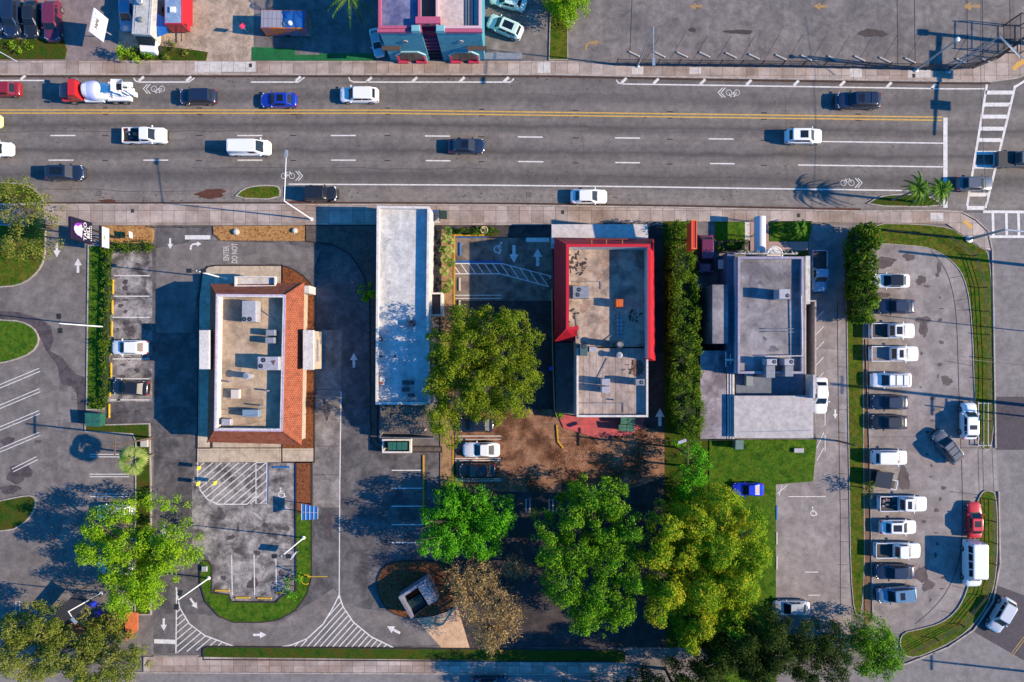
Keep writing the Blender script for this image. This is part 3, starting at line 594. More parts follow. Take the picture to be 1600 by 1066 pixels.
TYPES={ # stations (t, halfwidth factor, deck height); greenhouse: cowl, roof start, roof end, rear base; heights
'sedan':dict(L=4.75,W=1.86,H=1.46,st=[(0,.60,.56),(.02,.78,.66),(.07,.92,.73),(.16,.98,.80),(.30,1,.93),(.5,1,.95),(.78,1,.97),(.90,.97,.98),(.965,.90,.94),(.99,.78,.84),(1,.66,.7)],gh=(.29,.43,.765,.875)),
'coupe':dict(L=4.8,W=1.95,H=1.36,st=[(0,.50,.52),(.02,.74,.60),(.07,.92,.68),(.2,1,.80),(.34,.97,.88),(.5,.95,.9),(.78,1.0,.93),(.92,.95,.94),(.975,.86,.9),(.99,.78,.8),(1,.68,.7)],gh=(.34,.48,.68,.86)),
'suv':dict(L=4.75,W=1.9,H=1.70,st=[(0,.64,.66),(.02,.82,.84),(.07,.94,.95),(.16,.99,1.0),(.27,1,1.06),(.5,1,1.08),(.85,1,1.10),(.94,.97,1.08),(.98,.90,.98),(1,.80,.8)],gh=(.26,.38,.86,.955)),
'van':dict(L=4.9,W=1.9,H=1.98,st=[(0,.66,.66),(.02,.82,.86),(.07,.94,.98),(.17,1,1.08),(.3,1,1.1),(.9,1,1.12),(.97,.99,1.1),(.99,.97,1.0),(1,.93,.8)],gh=(.17,.29,.965,.99)),
'bigvan':dict(L=6.0,W=2.1,H=2.55,st=[(0,.70,.80),(.02,.84,1.0),(.06,.94,1.12),(.14,1,1.2),(.3,1,1.25),(.9,1,1.25),(.97,.99,1.2),(.99,.97,1.0),(1,.93,.8)],gh=(.15,.24,.975,.993)),
'pickup':dict(L=5.7,W=1.98,H=1.88,st=[(0,.66,.74),(.015,.82,.95),(.05,.95,1.05),(.14,1,1.1),(.25,1,1.13),(.58,1,1.13),(.601,1,.72),(.94,1,.72),(.985,.98,.72),(1,.95,.66)],gh=(.25,.34,.53,.59),bed=(.605,.985)),
'jeep':dict(L=4.3,W=1.85,H=1.82,st=[(0,.62,.8),(.03,.74,.98),(.07,.78,1.04),(.30,.84,1.1),(.34,1,1.1),(.9,1,1.1),(.98,.98,1.05),(1,.9,.9)],gh=(.33,.38,.93,.975)),
}
def nth(px,py): return P(px,py,.8)
def vehicle(name,kind,px,py,head,col,label,group=None,L=None,W=None,sunroof=None,rack=False,top=None,load=None,cat=None,darkroof=False,zbase=.012):
    T=TYPES[kind]; Lm=L or T['L']; Wm=(W or T['W']); Hh=T['H']; pm=PC[col]; hw=Wm/2
    x,y=nth(px,py); t0=empty(name,(x,y,zbase),label,cat or {'pickup':'pickup truck','suv':'suv','van':'van','bigvan':'van','jeep':'jeep','coupe':'car','sedan':'car'}[kind],group,R(head))
    X=lambda t:(.5-t)*Lm
    # ---- body shell
    mb=MB(); rings=[]
    for t,wf,z in T['st']:
        w_=hw*wf; zb=.26 if .03<t<.97 else .34
        prof=[(-w_*.94,zb),(-w_,.42),(-w_*1.0,.62 if z>.66 else z*.9),(-w_*.965,z-.07),(-w_*.88,z-.012),(-w_*.5,z+.022),(0,z+.03),(w_*.5,z+.022),(w_*.88,z-.012),(w_*.965,z-.07),(w_,.62 if z>.66 else z*.9),(w_,.42),(w_*.94,zb)]
        rings.append([(X(t),a,b) for a,b in prof])
    mb.loft(rings); body=mb.build('body',pm,t0,smooth=38,world=False)
    # ---- greenhouse
    c0,r0,r1,c1=T['gh']; zb=lambda t: np.interp(t,[s[0] for s in T['st']],[s[2] for s in T['st']])
    wb=hw*.93; wr=hw*(.74 if kind in('sedan','coupe') else .80 if kind!='bigvan' and kind!='jeep' else .88); 
    def gring(k,ins=0.0):
        z=[0,1,1][k]
    zf=zb(c0)-.015; zr=zb(c1 if kind!='pickup' else .57)-.015
    base=[(X(c0),-wb*.86,zf),(X(c0+.05),-wb*.97,zf+.01),(X(c1-.05),-wb*.97,zr),(X(c1),-wb*.86,zr),(X(c1),wb*.86,zr),(X(c1-.05),wb*.97,zr),(X(c0+.05),wb*.97,zf+.01),(X(c0),wb*.86,zf)]
    roof=[(X(r0),-wr*.90,Hh-.05),(X(r0+.03),-wr,Hh-.03),(X(r1-.03),-wr,Hh-.03),(X(r1),-wr*.92,Hh-.06),(X(r1),wr*.92,Hh-.06),(X(r1-.03),wr,Hh-.03),(X(r0+.03),wr,Hh-.03),(X(r0),wr*.90,Hh-.05)]
    top_=[(a*.96+X((r0+r1)/2)*.04,b*.86,Hh) for a,b,c in roof]
    rm=PC[top] if top else (m_glass if darkroof else pm)
    gh=MB().loft([base[::-1],roof[::-1]],cap=False); cab=gh.build('cabin_pillars',PC[top] if top else pm,t0,world=False,smooth=30)
    MB().loft([[(a,b,c) for a,b,c in roof][::-1],top_[::-1]],cap=False).face(top_[::-1][::-1] if False else top_).build('roof',rm,t0,world=False,smooth=40)
    def lerp(a,b,t): return tuple(a[i]+(b[i]-a[i])*t for i in range(3))
    def glass(nm,b0,b1,q1,q0,u0,u1,v0,v1,mm=m_glass):
        """pane set 12 mm proud of the quad b0-b1 (base) / q0-q1 (roof)"""
        g=lambda u,v: Vector(lerp(lerp(b0,b1,u),lerp(q0,q1,u),v))
        p=[g(u0,v0),g(u1,v0),g(u1,v1),g(u0,v1)]; nn=(p[1]-p[0]).cross(p[3]-p[0]).normalized()
        c=Vector((X(.5),0,Hh*.5)); 
        if nn.dot(p[0]-c)<0: nn=-nn
        lo=[tuple(a+nn*.002) for a in p]; hi=[tuple(a+nn*.014) for a in p]
        return MB().loft([lo,hi]).build(nm,mm,t0,world=False)
    glass('windshield',base[0],base[7],roof[7],roof[0],.05,.95,.06,.95)
    if kind not in('bigvan',): glass('rear_window',base[3],base[4],roof[4],roof[3],.08,.92,.30 if kind in('suv','van','jeep') else .10,.9)
    mid=.46
    for s in (0,1):
        a,b,c,d=(base[1],base[2],roof[2],roof[1]) if s==0 else (base[6],base[5],roof[5],roof[6])
        if kind=='pickup': glass('side_window',a,b,c,d,.06,.50,.22,.88); glass('side_window',a,b,c,d,.55,.92,.22,.88)
        elif kind=='bigvan':
            for u in (.04,.28,.52,.76): glass('side_window',a,b,c,d,u,u+.2,.35,.86)
        elif kind=='van': glass('side_window',a,b,c,d,.05,.30,.25,.86)
        else:
            glass('side_window',a,b,c,d,.05,mid,.2,.88); glass('side_window',a,b,c,d,mid+.04,.80,.2,.88)
            if kind in('suv','jeep'): glass('side_window',a,b,c,d,.84,.95,.3,.84)
    # ---- lamps, mirrors, wheels
    z1=T['st'][2][2]; ws=hw*T['st'][1][1]
    for s in (-1,1):
        xx=X(.025); MB().loft([[(xx-.02,s*ws*.62,z1-.20),(xx-.32,s*(hw*.92),z1-.16),(xx-.36,s*(hw*.93),z1-.045),(xx-.10,s*ws*.66,z1-.04)],[(xx+.05,s*ws*.60,z1-.19),(xx-.20,s*(hw*.97),z1-.15),(xx-.30,s*(hw*.955),z1-.02),(xx-.06,s*ws*.64,z1-.01)]]).build('headlight',m_head,t0,world=False)
        zt=zb(.97) if kind!='pickup' else 1.0; xr=X(.985)
        MB().box(xr-.05,s*hw*.62,zt-.28,xr+.14,s*hw*.92,zt-.06).build('taillight',m_tail,t0,world=False)
        xm=X(c0+.045); MB().bev(xm-.06,s*(hw*.96),zf+.0,xm+.08,s*(hw+.20),zf+.15,.03).build('mirror',pm if col!='black' else m_trim,t0,world=False)
    rw=.35 if kind in('sedan','coupe') else .40; xf,xb=X(.19 if kind!='van' else .17),X(.80 if kind!='pickup' else .79)
    for xx in (xf,xb):
        for s in (-1,1):
            wm=MB().tube((xx,s*(hw-.22),rw),(xx,s*(hw+.012),rw),rw,n=18); wh=wm.build('wheel',m_tyre,t0,world=False)
            MB().tube((xx,s*(hw+.008),rw),(xx,s*(hw+.024),rw),rw*.62,n=14).build('rim',m_rim,wh,world=False)
    if kind in('suv','jeep','pickup') : MB().bev(X(.012),-hw*.66,.42,X(0)+.09,hw*.66,.66,.03).build('front_bumper',m_trim,t0,world=False)
    MB().loft([[(X(c0)+.04,-wb*.7,zf+.006),(X(c0)+.04,wb*.7,zf+.006),(X(c0)-.05,wb*.75,zf+.05),(X(c0)-.05,-wb*.75,zf+.05)],[(X(c0)+.10,-wb*.7,zf+.02),(X(c0)+.10,wb*.7,zf+.02),(X(c0)-.05,wb*.75,zf+.07),(X(c0)-.05,-wb*.75,zf+.07)]]).build('wiper_cowl',m_trim,t0,world=False)
    if sunroof:
        a,b=sunroof; l_=X(r0+(r1-r0)*a),X(r0+(r1-r0)*b); MB().bev(l_[1],-wr*.62,Hh-.005,l_[0],wr*.62,Hh+.014,.008).build('sunroof',m_glass,t0,world=False)
    if rack:
        rk=MB()
        for s in (-1,1): rk.tube((X(r0+.05),s*wr*.86,Hh+.07),(X(r1-.04),s*wr*.86,Hh+.07),.025,n=6)
        for t in (r0+.16,r1-.14): rk.box(X(t)-.02,-wr*.86,Hh+.02,X(t)+.03,wr*.86,Hh+.055)
        rk.build('roof_rack',m_trim if col!='black' else m_chrome,t0,world=False)
    if kind in('van',) and col=='white':
        MB().box(X(.92),-.5,Hh+.0,X(.9),.5,Hh+.03).build('roof_seam',pm,t0,world=False)
    if 'bed' in T:
        b0,b1=T['bed']; zt=1.10; xb0,xb1=X(b0),X(b1)
        for s in (-1,1): MB().bev(xb1,s*(hw*.995),.70,xb0,s*(hw*.89),zt,.03).build('bed_side',pm,t0,world=False)
        MB().bev(xb1-.03,-hw*.885,.60,xb1+.06,hw*.885,zt-.02,.02).build('tailgate',pm,t0,world=False)
        MB().box(xb1+.07,-hw*.88,.755,xb0,hw*.88,.775).build('bed_floor',m_trim if load!='grey' else mat('grey bed mat',(.16,.15,.15,1),.9),t0,world=False)
        if load=='cover': MB().bev(xb1+.05,-hw*.90,zt-.01,xb0-.01,hw*.90,zt+.035,.02).build('bed_cover',m_trim,t0,world=False)
        if load=='tools':
            rd=random.Random(int(px))
            for i in range(9):
                a=rd.uniform(xb1+.15,xb0-.4); b=rd.uniform(-hw*.7,hw*.6); cc=[(.05,.05,.06,1),(.5,.5,.5,1),(.4,.12,.08,1),(.1,.1,.12,1)][i%4]
                MB().bev(a,b,.78,a+rd.uniform(.15,.5),b+rd.uniform(.12,.4),.8+rd.uniform(.08,.3),.02).build('cargo',mat('cargo colour %d'%(i%4),cc,.8),t0,world=False)
        MB().bev(xb1-.16,-hw*.8,.42,xb1-.02,hw*.8,.58,.03).build('rear_bumper',m_chrome,t0,world=False)
    return t0
G1='vehicles driving on the wide road'; G2='cars parked in the long right hand row'
V=vehicle
V('sedan','sedan',3,139,180,'darkred','dark red sedan driving out of the left edge just ahead of the cement mixer',G1)
V('suv','suv',309,151,180,'navy','dark blue suv driving left between the cement mixer and the bright blue sedan',G1)
V('sedan','sedan',435,156,180,'blue','bright blue sedan with sunroof driving left on the road',G1,sunroof=(.2,.7))
V('suv','suv',561,148.5,180,'white','white suv driving left, behind the bright blue sedan',G1,L=5.0)
V('suv','suv',1341,157,180,'navy','long dark blue suv with two roof windows on the upper lane near the crosswalk',G1,L=5.9,W=2.05,sunroof=(.1,.4),rack=True)
V('pickup_truck','pickup',226,212,0,'white','white crew cab pickup with an open dark bed full of tools driving right',G1,load='tools')
V('panel_van','van',390,231,0,'white','white panel van driving right behind the dark sedan in the middle lane',G1,L=5.4,W=2.0)
V('sedan','sedan',729,228,0,'navy','dark blue sedan with sunroof driving right alone in mid road',G1,sunroof=(.05,.6))
V('suv','suv',1256,213,0,'white','white suv with black sunroof driving right toward the stop line',G1,sunroof=(.15,.6))
V('pickup_truck','pickup',1590,249,0,'grey','dark grey pickup with a black covered bed crossing the right edge of the crosswalk',G1,load='cover')
V('sedan','sedan',1524,287,0,'grey','dark grey sedan crossing the lower end of the ladder crosswalk',G1)
V('suv','suv',101,270,0,'navy','dark blue suv driving right in the lowest lane at the left',G1,L=5.1,sunroof=(.1,.8))
V('sedan','sedan',-9,233,0,'white','white car entering the road at the left edge',G1)
V('sedan','sedan',-27,189,0,'lime','pale yellow car with only its nose showing at the left edge',G1)
V('jeep','jeep',502,303,0,'black','boxy black off-roader parked at the lower kerb beside the bent street lamp')
V('sedan','sedan',920,307,0,'white','white sedan parked at the lower kerb in front of the red building')
V('suv','suv',-6,22,-90,'navy','dark suv cut by the left edge in the upper left corner lot','vehicles in the upper left corner lot')
V('suv','suv',18,27,-90,'navy','dark blue suv, leftmost whole car of the upper left corner lot','vehicles in the upper left corner lot',L=5.0)
V('sedan','sedan',48,29,-90,'black','black sedan between the dark blue suv and the maroon suv','vehicles in the upper left corner lot')
V('suv','suv',82,33,-90,'maroon','maroon suv beside the concrete drive in the upper left corner','vehicles in the upper left corner lot',L=5.2,W=2.0)
V('sedan','sedan',198,20,-90,'steel','blue sedan in the shade beside the white food truck')
V('suv','suv',789,42,157,'teal','pale green suv with black roof glass parked askew beside the pink and blue building',None,sunroof=(.15,.75))
V('sedan','sedan',794,1,165,'teal','pale green sedan cut by the top edge beside the pink and blue building')
V('sedan','sedan',589,66,-78,'silver','silver car squeezed in shade at the left corner of the pink and blue building',None,L=3.7,W=1.5)
V('sedan','sedan',202,543,180,'white','white sedan with red writing parked beside the low hedge')
V('sedan','sedan',203,606,176,'black','black sedan parked beside the low hedge below the white sedan')
V('suv','suv',180,800,180,'silver','pale suv mostly hidden under the green crown at the lower left')
V('sedan','sedan',180,886,175,'silver','pale sedan glimpsed under the lower left tree near the orange cloth')
V('sedan','sedan',744,664,180,'black','black sedan half hidden under the large crown',None,L=4.6)
V('sports_car','coupe',752,703,180,'white','white sports car parked on the leaf covered lot')
V('sedan','sedan',746,736,180,'black','black sedan parked just below the white sports car')
V('suv','suv',1103,398,-90,'maroon','maroon suv deep in the shade beside the long clipped hedge',None,L=5.0)
V('convertible','coupe',1169,765,180,'vivid','small vivid blue car parked on the green lawn',None,L=4.1,W=1.7)
V('pickup_truck','pickup',1280,424,-90,'steel','blue grey pickup with open black bed parked in shade beside the grey building',None,W=2.0,L=5.4)
V('sedan','sedan',1282,618,-90,'white','white sedan parked lengthwise against the pale flat roof')
V('sedan','sedan',1237,950,180,'silver','silver sedan poking out from the trees at the bottom of the long lane')
yy=[(1393,439,'sedan',180,'white','white car with black glass roof, topmost in the right hand row beside the tall hedge',dict(darkroof=True)),
(1400,479,'sedan',180,'navy','dark blue sedan below the white car with black glass roof',dict()),
(1394,517,'pickup',0,'white','white pickup with dark blue bed, the first pickup from the top of the row',dict(sunroof=(.15,.85))),
(1397,553,'pickup',0,'white','white pickup with long grey bed just above the suv with a roof rack',dict(sunroof=(.3,.75),load='grey',L=6.2)),
(1392,594,'suv',180,'white','white suv with a black ladder rack on its roof',dict(rack=True,L=5.3)),
(1390,629,'sedan',180,'navy','navy sedan just below the suv with the roof rack',dict()),
(1389,660,'sedan',180,'black','black sedan above the empty stall in the right hand row',dict()),
(1390,715,'suv',0,'white','white suv between the empty stall and the black box trailer',dict(L=4.6)),
(1410,787,'pickup',0,'white','white pickup with tools in a black bed just above the small white sedan',dict(sunroof=(.3,.75),load='tools',L=6.2)),
(1404,824,'sedan',0,'white','small white sedan with black sunroof between two white pickups',dict(sunroof=(.15,.85))),
(1402,860,'pickup',0,'white','white pickup with an empty black bed above the two blue cars',dict(L=5.9)),
(1398,894,'sedan',180,'navy','dark blue sedan above the lowest car of the right hand row',dict(L=5.1)),
(1401,929,'suv',184,'steel','steel blue suv with sunroof, lowest in the right hand row',dict(sunroof=(.25,.5),L=5.2))]
for px,py,k,hd,col,lab,kw in yy: V({'sedan':'sedan','suv':'suv','pickup':'pickup_truck'}[k],k,px,py,hd,col,lab,G2,**kw)
V('suv','suv',1514,658,90,'white','white suv standing upright in the picture beside the lot entrance at the right verge',None,sunroof=(.45,.7))
V('suv','suv',1480,698,128,'grey','dark grey suv manoeuvring askew in the middle of the right lot',None,rack=True)
V('sedan','sedan',1523,813,90,'red','bright red sedan parked against the right verge',None,L=4.6,sunroof=(.2,.7))
V('passenger_van','bigvan',1519,880,-90,'white','long tall white passenger van below the red sedan')
V('suv','suv',1565,961,240,'silver','silver suv turning on the fresh dark asphalt at the lower right corner')
V('sedan','sedan',765,1070,0,'navy','dark blue car cut by the bottom edge in the shade of the bare tree')
# writing on the parked white sedan
wc=[o for o in C.objects if o.get('label','').startswith('white sedan with red writing')][0]
mb=text_mb('Pronto',.42,Matrix.Translation((-1.45,0,1.035))@Matrix.Rotation(R(90),4,'Z')) if False else MB()
for i in range(6): mb.box(-1.9+.0,-.62+i*.2,1.012,-1.62+(.1 if i%3==0 else 0),-.50+i*.2,1.018)
mb.build('red_lettering',mat('red lettering',(.5,.02,.02,1),.5),wc,world=False)

# ---- cement mixer
x,y=P(153,142,1.5); t=empty('cement_mixer_truck',(x,y,.012),'red and white cement mixer truck with tilted striped drum driving left','cement mixer',G1,R(180))
mred=PC['red']; mwh=PC['white']
# local +x is forward
cabm=MB().loft([[(2.1,-1.15,.9),(3.3,-1.15,.9),(3.3,1.15,.9),(2.1,1.15,.9)],[(2.1,-1.15,1.9),(3.35,-1.15,1.9),(3.35,1.15,1.9),(2.1,1.15,1.9)],[(2.15,-1.0,2.75),(3.05,-1.0,2.75),(3.05,1.0,2.75),(2.15,1.0,2.75)]])
cb=cabm.build('cab',mred,t,world=False); MB().loft([[(3.36,-.95,1.95),(3.36,.95,1.95),(3.10,.85,2.68),(3.10,-.85,2.68)],[(3.38,-.95,1.97),(3.38,.95,1.97),(3.12,.85,2.68),(3.12,-.85,2.68)]]).build('windshield',m_glass,t,world=False)
MB().loft([[(3.36,-1.0,.7),(3.36,1.0,.7),(3.36,1.0,1.8),(3.36,-1.0,1.8)],[(4.5,-.9,.7),(4.5,.9,.7),(4.5,.9,1.66),(4.5,-.9,1.66)],[(5.0,-.75,.75),(5.0,.75,.75),(5.0,.7,1.45),(5.0,-.7,1.45)]]).build('hood',mred,t,world=False,smooth=30)
MB().box(5.01,-.6,.85,5.06,.6,1.35).build('grille',m_chrome,t,world=False)
MB().bev(-4.3,-.5,.75,3.4,.5,1.05).build('chassis',mwh,t,world=False)
for s in (-1,1):
    MB().bev(3.4,s*1.18,.75,4.8,s*.88,1.25,.05).build('front_fender',mred,t,world=False)
    MB().loft([[(a,s*1.2,z) for a,z in ((-4.2,1.0),(-4.0,1.35),(-1.2,1.35),(-.9,1.0))],[(a,s*.62,z) for a,z in ((-4.2,1.0),(-4.0,1.35),(-1.2,1.35),(-.9,1.0))]]).build('rear_fender',mwh,t,world=False)
    MB().tube((-.5,s*.95,.95),(1.9,s*.95,.95),.33,n=12).build('fuel_tank',mwh,t,world=False)
    MB().bev(3.0,s*1.2,2.2,3.1,s*1.5,2.6,.03).build('mirror',m_trim,t,world=False)
    for xx in (3.7,-1.7,-3.0):
        wh=MB().tube((xx,s*.85,.52),(xx,s*1.24,.52),.52,n=20).build('wheel',m_tyre,t,world=False)
        MB().tube((xx,s*1.235,.52),(xx,s*1.26,.52),.3,n=14).build('rim',m_rim,wh,world=False)
# drum: axis rises towards the rear
M=Matrix.Translation((1.75,0,1.75))@Matrix.Rotation(R(180-13),4,'Y')@Matrix.Rotation(R(90),4,'Y')
def drum(nm,prof,m):
    d=MB().lathe((0,0,0),prof,28); d.xf(M); return d.build(nm,m,t,smooth=50,world=False)
drum('drum',[(.35,0),(.85,.05),(1.12,.7),(1.2,1.6),(1.12,2.5),(.86,3.6),(.66,4.3),(.6,4.7)],mwh)
drum('drum_band',[(1.135,.72),(1.22,1.15),(1.225,1.6),(1.21,1.62),(1.12,.73)],mat('lilac blue paint',(.30,.34,.62,1),.4,coat=.5))
drum('drum_ring',[(.90,3.45),(.98,3.46),(.98,3.62),(.88,3.63)],m_chrome)
sp=MB()
for k in range(14):
    a=k*math.pi/7; sp.tube((.92*math.cos(a),.92*math.sin(a),3.2),(.96*math.cos(a),.96*math.sin(a),3.34),.06,n=6)
sp.xf(M); sp.build('drum_bolts',mat('red marking',(.4,.02,.02,1),.5),t,world=False)
hp=MB().loft([[(-3.0,-.5,2.7),(-3.9,-.5,2.7),(-3.9,.5,2.7),(-3.0,.5,2.7)],[(-2.75,-.75,3.35),(-4.15,-.75,3.35),(-4.15,.75,3.35),(-2.75,.75,3.35)]],cap=False); hp.build('hopper',mwh,t,world=False)
MB().box(-3.75,-.42,2.75,-3.1,.42,2.78).build('hopper_inside',m_trim,t,world=False)
MB().loft([[(-4.0,-.3,1.9),(-4.0,.3,1.9),(-4.0,.22,1.75),(-4.0,-.22,1.75)],[(-5.0,.25,1.45),(-5.0,.85,1.45),(-5.0,.77,1.3),(-5.0,.33,1.3)]]).build('chute',mwh,t,world=False)
for s in (-1,1): MB().tube((-2.9,s*.55,1.0),(-3.3,s*.5,2.75),.07).tube((-4.0,s*.5,1.0),(-3.8,s*.5,2.75),.07).tube((-3.8,s*.75,1.3),(-3.3,s*.78,3.3),.04).build('frame_strut',mwh,t,world=False)
MB().tube((2.0,-1.0,1.0),(2.0,-1.0,3.1),.08).build('exhaust_pipe',m_chrome,t,world=False)

# ---- food truck and food trailer of the upper left lot
x,y=P(232,38,1.5); t=empty('food_truck',(x,y,.012),'white food truck with roof vent and dark windshield beside the weeds','food truck',None,R(-90-4))
MB().bev(-3.6,-1.2,.5,2.0,1.2,3.0,.06).build('body',mat('white truck box',A(215,215,210),.5,var=.3,scale=1.2,fine=.05),t,world=False)
MB().loft([[(2.0,-1.1,.5),(3.5,-.95,.5),(3.5,.95,.5),(2.0,1.1,.5)],[(2.0,-1.1,1.5),(3.45,-.9,1.3),(3.45,.9,1.3),(2.0,1.1,1.5)]]).build('hood',PC['white'],t,world=False)
MB().loft([[(2.02,-1.05,1.52),(2.7,-1.0,1.46),(2.7,1.0,1.46),(2.02,1.05,1.52)],[(2.02,-1.05,2.4),(2.1,-1.05,2.4),(2.1,1.05,2.4),(2.02,1.05,2.4)]]).build('windshield',m_glass,t,world=False)
MB().lathe((.2,-.1,3.0),[(.34,0),(.34,.2),(.26,.28),(.1,.3)],18).build('roof_vent',mat('grey vent',(.13,.15,.15,1),.5),t,world=False)
MB().lathe((-2.0,-.2,3.0),[(.42,0),(.42,.5),(.36,.56)],18).build('exhaust_fan',mat('galvanised metal',(.4,.42,.44,1),.4,metal=.6),t,world=False)
for b_ in (-.85,.85): MB().box(-3.4,b_-.03,3.0,1.8,b_+.03,3.03).build('roof_seam',m_chrome,t,world=False)
MB().box(3.5,-.9,.5,3.62,.9,.75).build('front_bumper',m_chrome,t,world=False)
for xx in (2.6,-2.4):
    for s in (-1,1): MB().tube((xx,s*.9,.42),(xx,s*1.22,.42),.42,n=16).build('wheel',m_tyre,t,world=False)
x,y=P(278,22,1.4); t=empty('food_trailer',(x,y,.012),'red food trailer with pale blue roof and a lowered red side awning','food trailer',None,R(-90))
MB().bev(-2.6,-1.15,.45,1.9,1.15,2.6,.05).build('body',mat('red trailer paint',A(205,20,50),.4,coat=.4),t,world=False)
MB().box(-2.45,-1.0,2.6,1.75,1.0,2.64).build('roof_panel',mat('pale blue roof sheet',A(160,185,215),.5,var=.4,scale=.8,var2=A(60,130,200)),t,world=False)
MB().bev(-.2,-.3,2.64,.5,.35,2.9,.05).build('roof_unit',PC['white'],t,world=False)
MB().loft([[(-2.4,1.17,2.45),(1.7,1.17,2.45),(1.9,2.15,1.9),(-2.4,2.15,1.9)],[(-2.4,1.17,2.5),(1.7,1.17,2.5),(1.9,2.15,1.95),(-2.4,2.15,1.95)]]).build('awning',mat('red canvas',A(210,22,40),.8),t,world=False)
MB().tube((1.9,0,.5),(3.1,0,.5),.06).build('tow_bar',m_trim,t,world=False)
for s in (-1,1): MB().tube((-.4,s*.95,.35),(-.4,s*1.17,.35),.35,n=14).build('wheel',m_tyre,t,world=False)
single('tarpaulin',MB().loft([[PZ(243,20,1.9),PZ(258,28,2.0),PZ(262,52,1.7),PZ(247,58,1.6)],[PZ(243,20,1.93),PZ(258,28,2.03),PZ(262,52,1.73),PZ(247,58,1.63)]]),mat('blue tarpaulin',A(20,120,220),.6,var=.2,scale=1),'bright blue tarpaulin stretched between the food truck and the red trailer','tarpaulin')
# ---- kiosk trailer of the shaded upper lot
x,y=P(444,37,1.3); t=empty('kiosk_trailer',(x,y,.012),'small trailer with grey and blue roof and an orange painted side in the shade','trailer',None,R(-1))
MB().bev(-2.6,-1.15,.4,3.2,1.15,2.45,.05).build('body',mat('orange mural paint',A(226,150,30),.6,cols=[A(230,170,40),A(220,110,30),A(120,110,160),A(236,190,70)],scale=.5),t,world=False)
MB().box(-2.5,-1.05,2.45,.2,1.05,2.49).build('roof_panel',mat('grey roof sheet',A(170,170,185),.6,joint=(.55,3,.03,.1)),t,world=False)
MB().box(.22,-1.05,2.45,3.05,1.05,2.485).build('roof_panel',mat('blue roof sheet',A(30,110,190),.6,var=.2),t,world=False)
MB().lathe((1.2,-.55,2.49),[(.28,0),(.28,.22),(.2,.28)],16).build('roof_vent',PC['white'],t,world=False)
MB().lathe((.6,-.6,2.49),[(.3,0),(.3,.12)],16).build('roof_vent',PC['steel'],t,world=False)
MB().box(-3.3,-.5,.4,-2.6,.5,.55).build('tow_bar',m_trim,t,world=False)
for s in (-1,1): MB().tube((.3,s*.95,.35),(.3,s*1.17,.35),.35,n=14).build('wheel',m_tyre,t,world=False)
# ---- black box trailer in the right row
x,y=P(1383,750,.8); t=empty('utility_trailer',(x,y,.012),'small black box trailer with a white frame between two white vehicles','trailer',None,R(-12))
b_=MB(); b_.bev(-1.6,-1.0,.35,.55,1.0,1.5); b_.build('box',PC['black'],t,world=False)
MB().wall([(.62,-.95),(1.5,-.95),(1.5,.2),(.62,.2)],.08,1.0,1.06,True).build('frame',PC['white'],t,world=False)
MB().box(.58,-.9,.5,1.46,.16,.56).build('platform',m_trim,t,world=False)
MB().box(.56,.25,.7,1.2,.95,1.2).build('front_locker',mat('grey tool locker',(.16,.17,.15,1),.6),t,world=False)
for xx in (-.9,1.0):
    for s in (-1,1): MB().tube((xx,s*.8,.3),(xx,s*1.05,.3),.3,n=14).build('wheel',m_tyre,t,world=False)
# ---------------------------------------------------------------- buildings
m_tile=mat('terracotta tile',A(196,98,60),.8,cols=[A(136,68,42),A(170,88,56),A(196,108,72),A(152,78,50)],scale=1.5,fine=.12,joint=(.20,.26,.03,.16,.5))
m_tile2=mat('terracotta tile crosswise',A(196,98,60),.8,cols=[A(136,68,42),A(170,88,56),A(196,108,72),A(152,78,50)],scale=1.5,fine=.12,joint=(.26,.20,.03,.16,.5))
m_lil=mat('pale lilac coping',A(214,196,222),.6,var=.2,scale=1); m_wht=mat('white coping',A(246,240,232),.6,var=.25,scale=1,var2=A(160,150,144))
m_cream=mat('cream stucco',A(206,190,170),.85,var=.2,scale=.6,fine=.05); m_stucco=mat('white stucco',A(222,220,218),.85,var=.25,scale=.6,fine=.04)
m_roofb=mat('beige membrane roof',A(210,186,158),.85,var=.6,scale=.35,var2=A(128,110,92),fine=.08,stripes=((.15,1.0,1),.08))
m_roofw=mat('white coated roof',A(236,236,232),.6,var=.35,scale=.5,var2=A(160,160,164),fine=.05,stripes=((1.5,.08,1),.12))
m_roofr=mat('weathered membrane roof',A(214,190,170),.85,var=.7,scale=.4,var2=A(104,92,88),fine=.08,stripes=((1.2,.06,1),.2))
m_roofg=mat('grey membrane roof',A(164,160,164),.7,mott=.15,var=.85,scale=.22,var2=A(96,94,102),fine=.06,stripes=((.9,.07,1),.2))
m_roofp=mat('pale flat roof',A(204,198,196),.7,var=.12,scale=.4,fine=.02,stripes=((1.1,.03,1),.06))
m_roofp2=mat('sooty pale roof',A(168,158,166),.8,var=.7,scale=.3,var2=A(92,84,92),fine=.08,mott=.2)
m_crim=mat('crimson wall panel',A(216,16,44),.65,var=.35,scale=.7,var2=A(150,10,36),fine=.08,stripes=((2.2,2.2,.2),.18)); m_dgl=mat('dark window glass',(.02,.03,.04,1),.08,spec=.8)
m_shin=mat('grey shingles',A(126,116,106),.9,var=.3,scale=.8,fine=.2,joint=(.35,.9,.05,.2,.5))
m_galv=mat('galvanised unit casing',A(196,196,204),.5,var=.25,scale=1.2,metal=.1); m_galvb=mat('grey unit casing',A(150,156,166),.5,var=.25,scale=1.2)
m_fan=mat('fan opening',(.012,.012,.014,1),.6); m_duct=mat('beige duct',A(190,180,165),.6,var=.3)
m_aqua=mat('aqua stucco wall',A(84,170,190),.8,var=.2,scale=.5,fine=.04); m_rose=mat('rose painted trim',A(206,100,134),.75,var=.2); m_hot=mat('hot pink frame',A(226,60,92),.7)
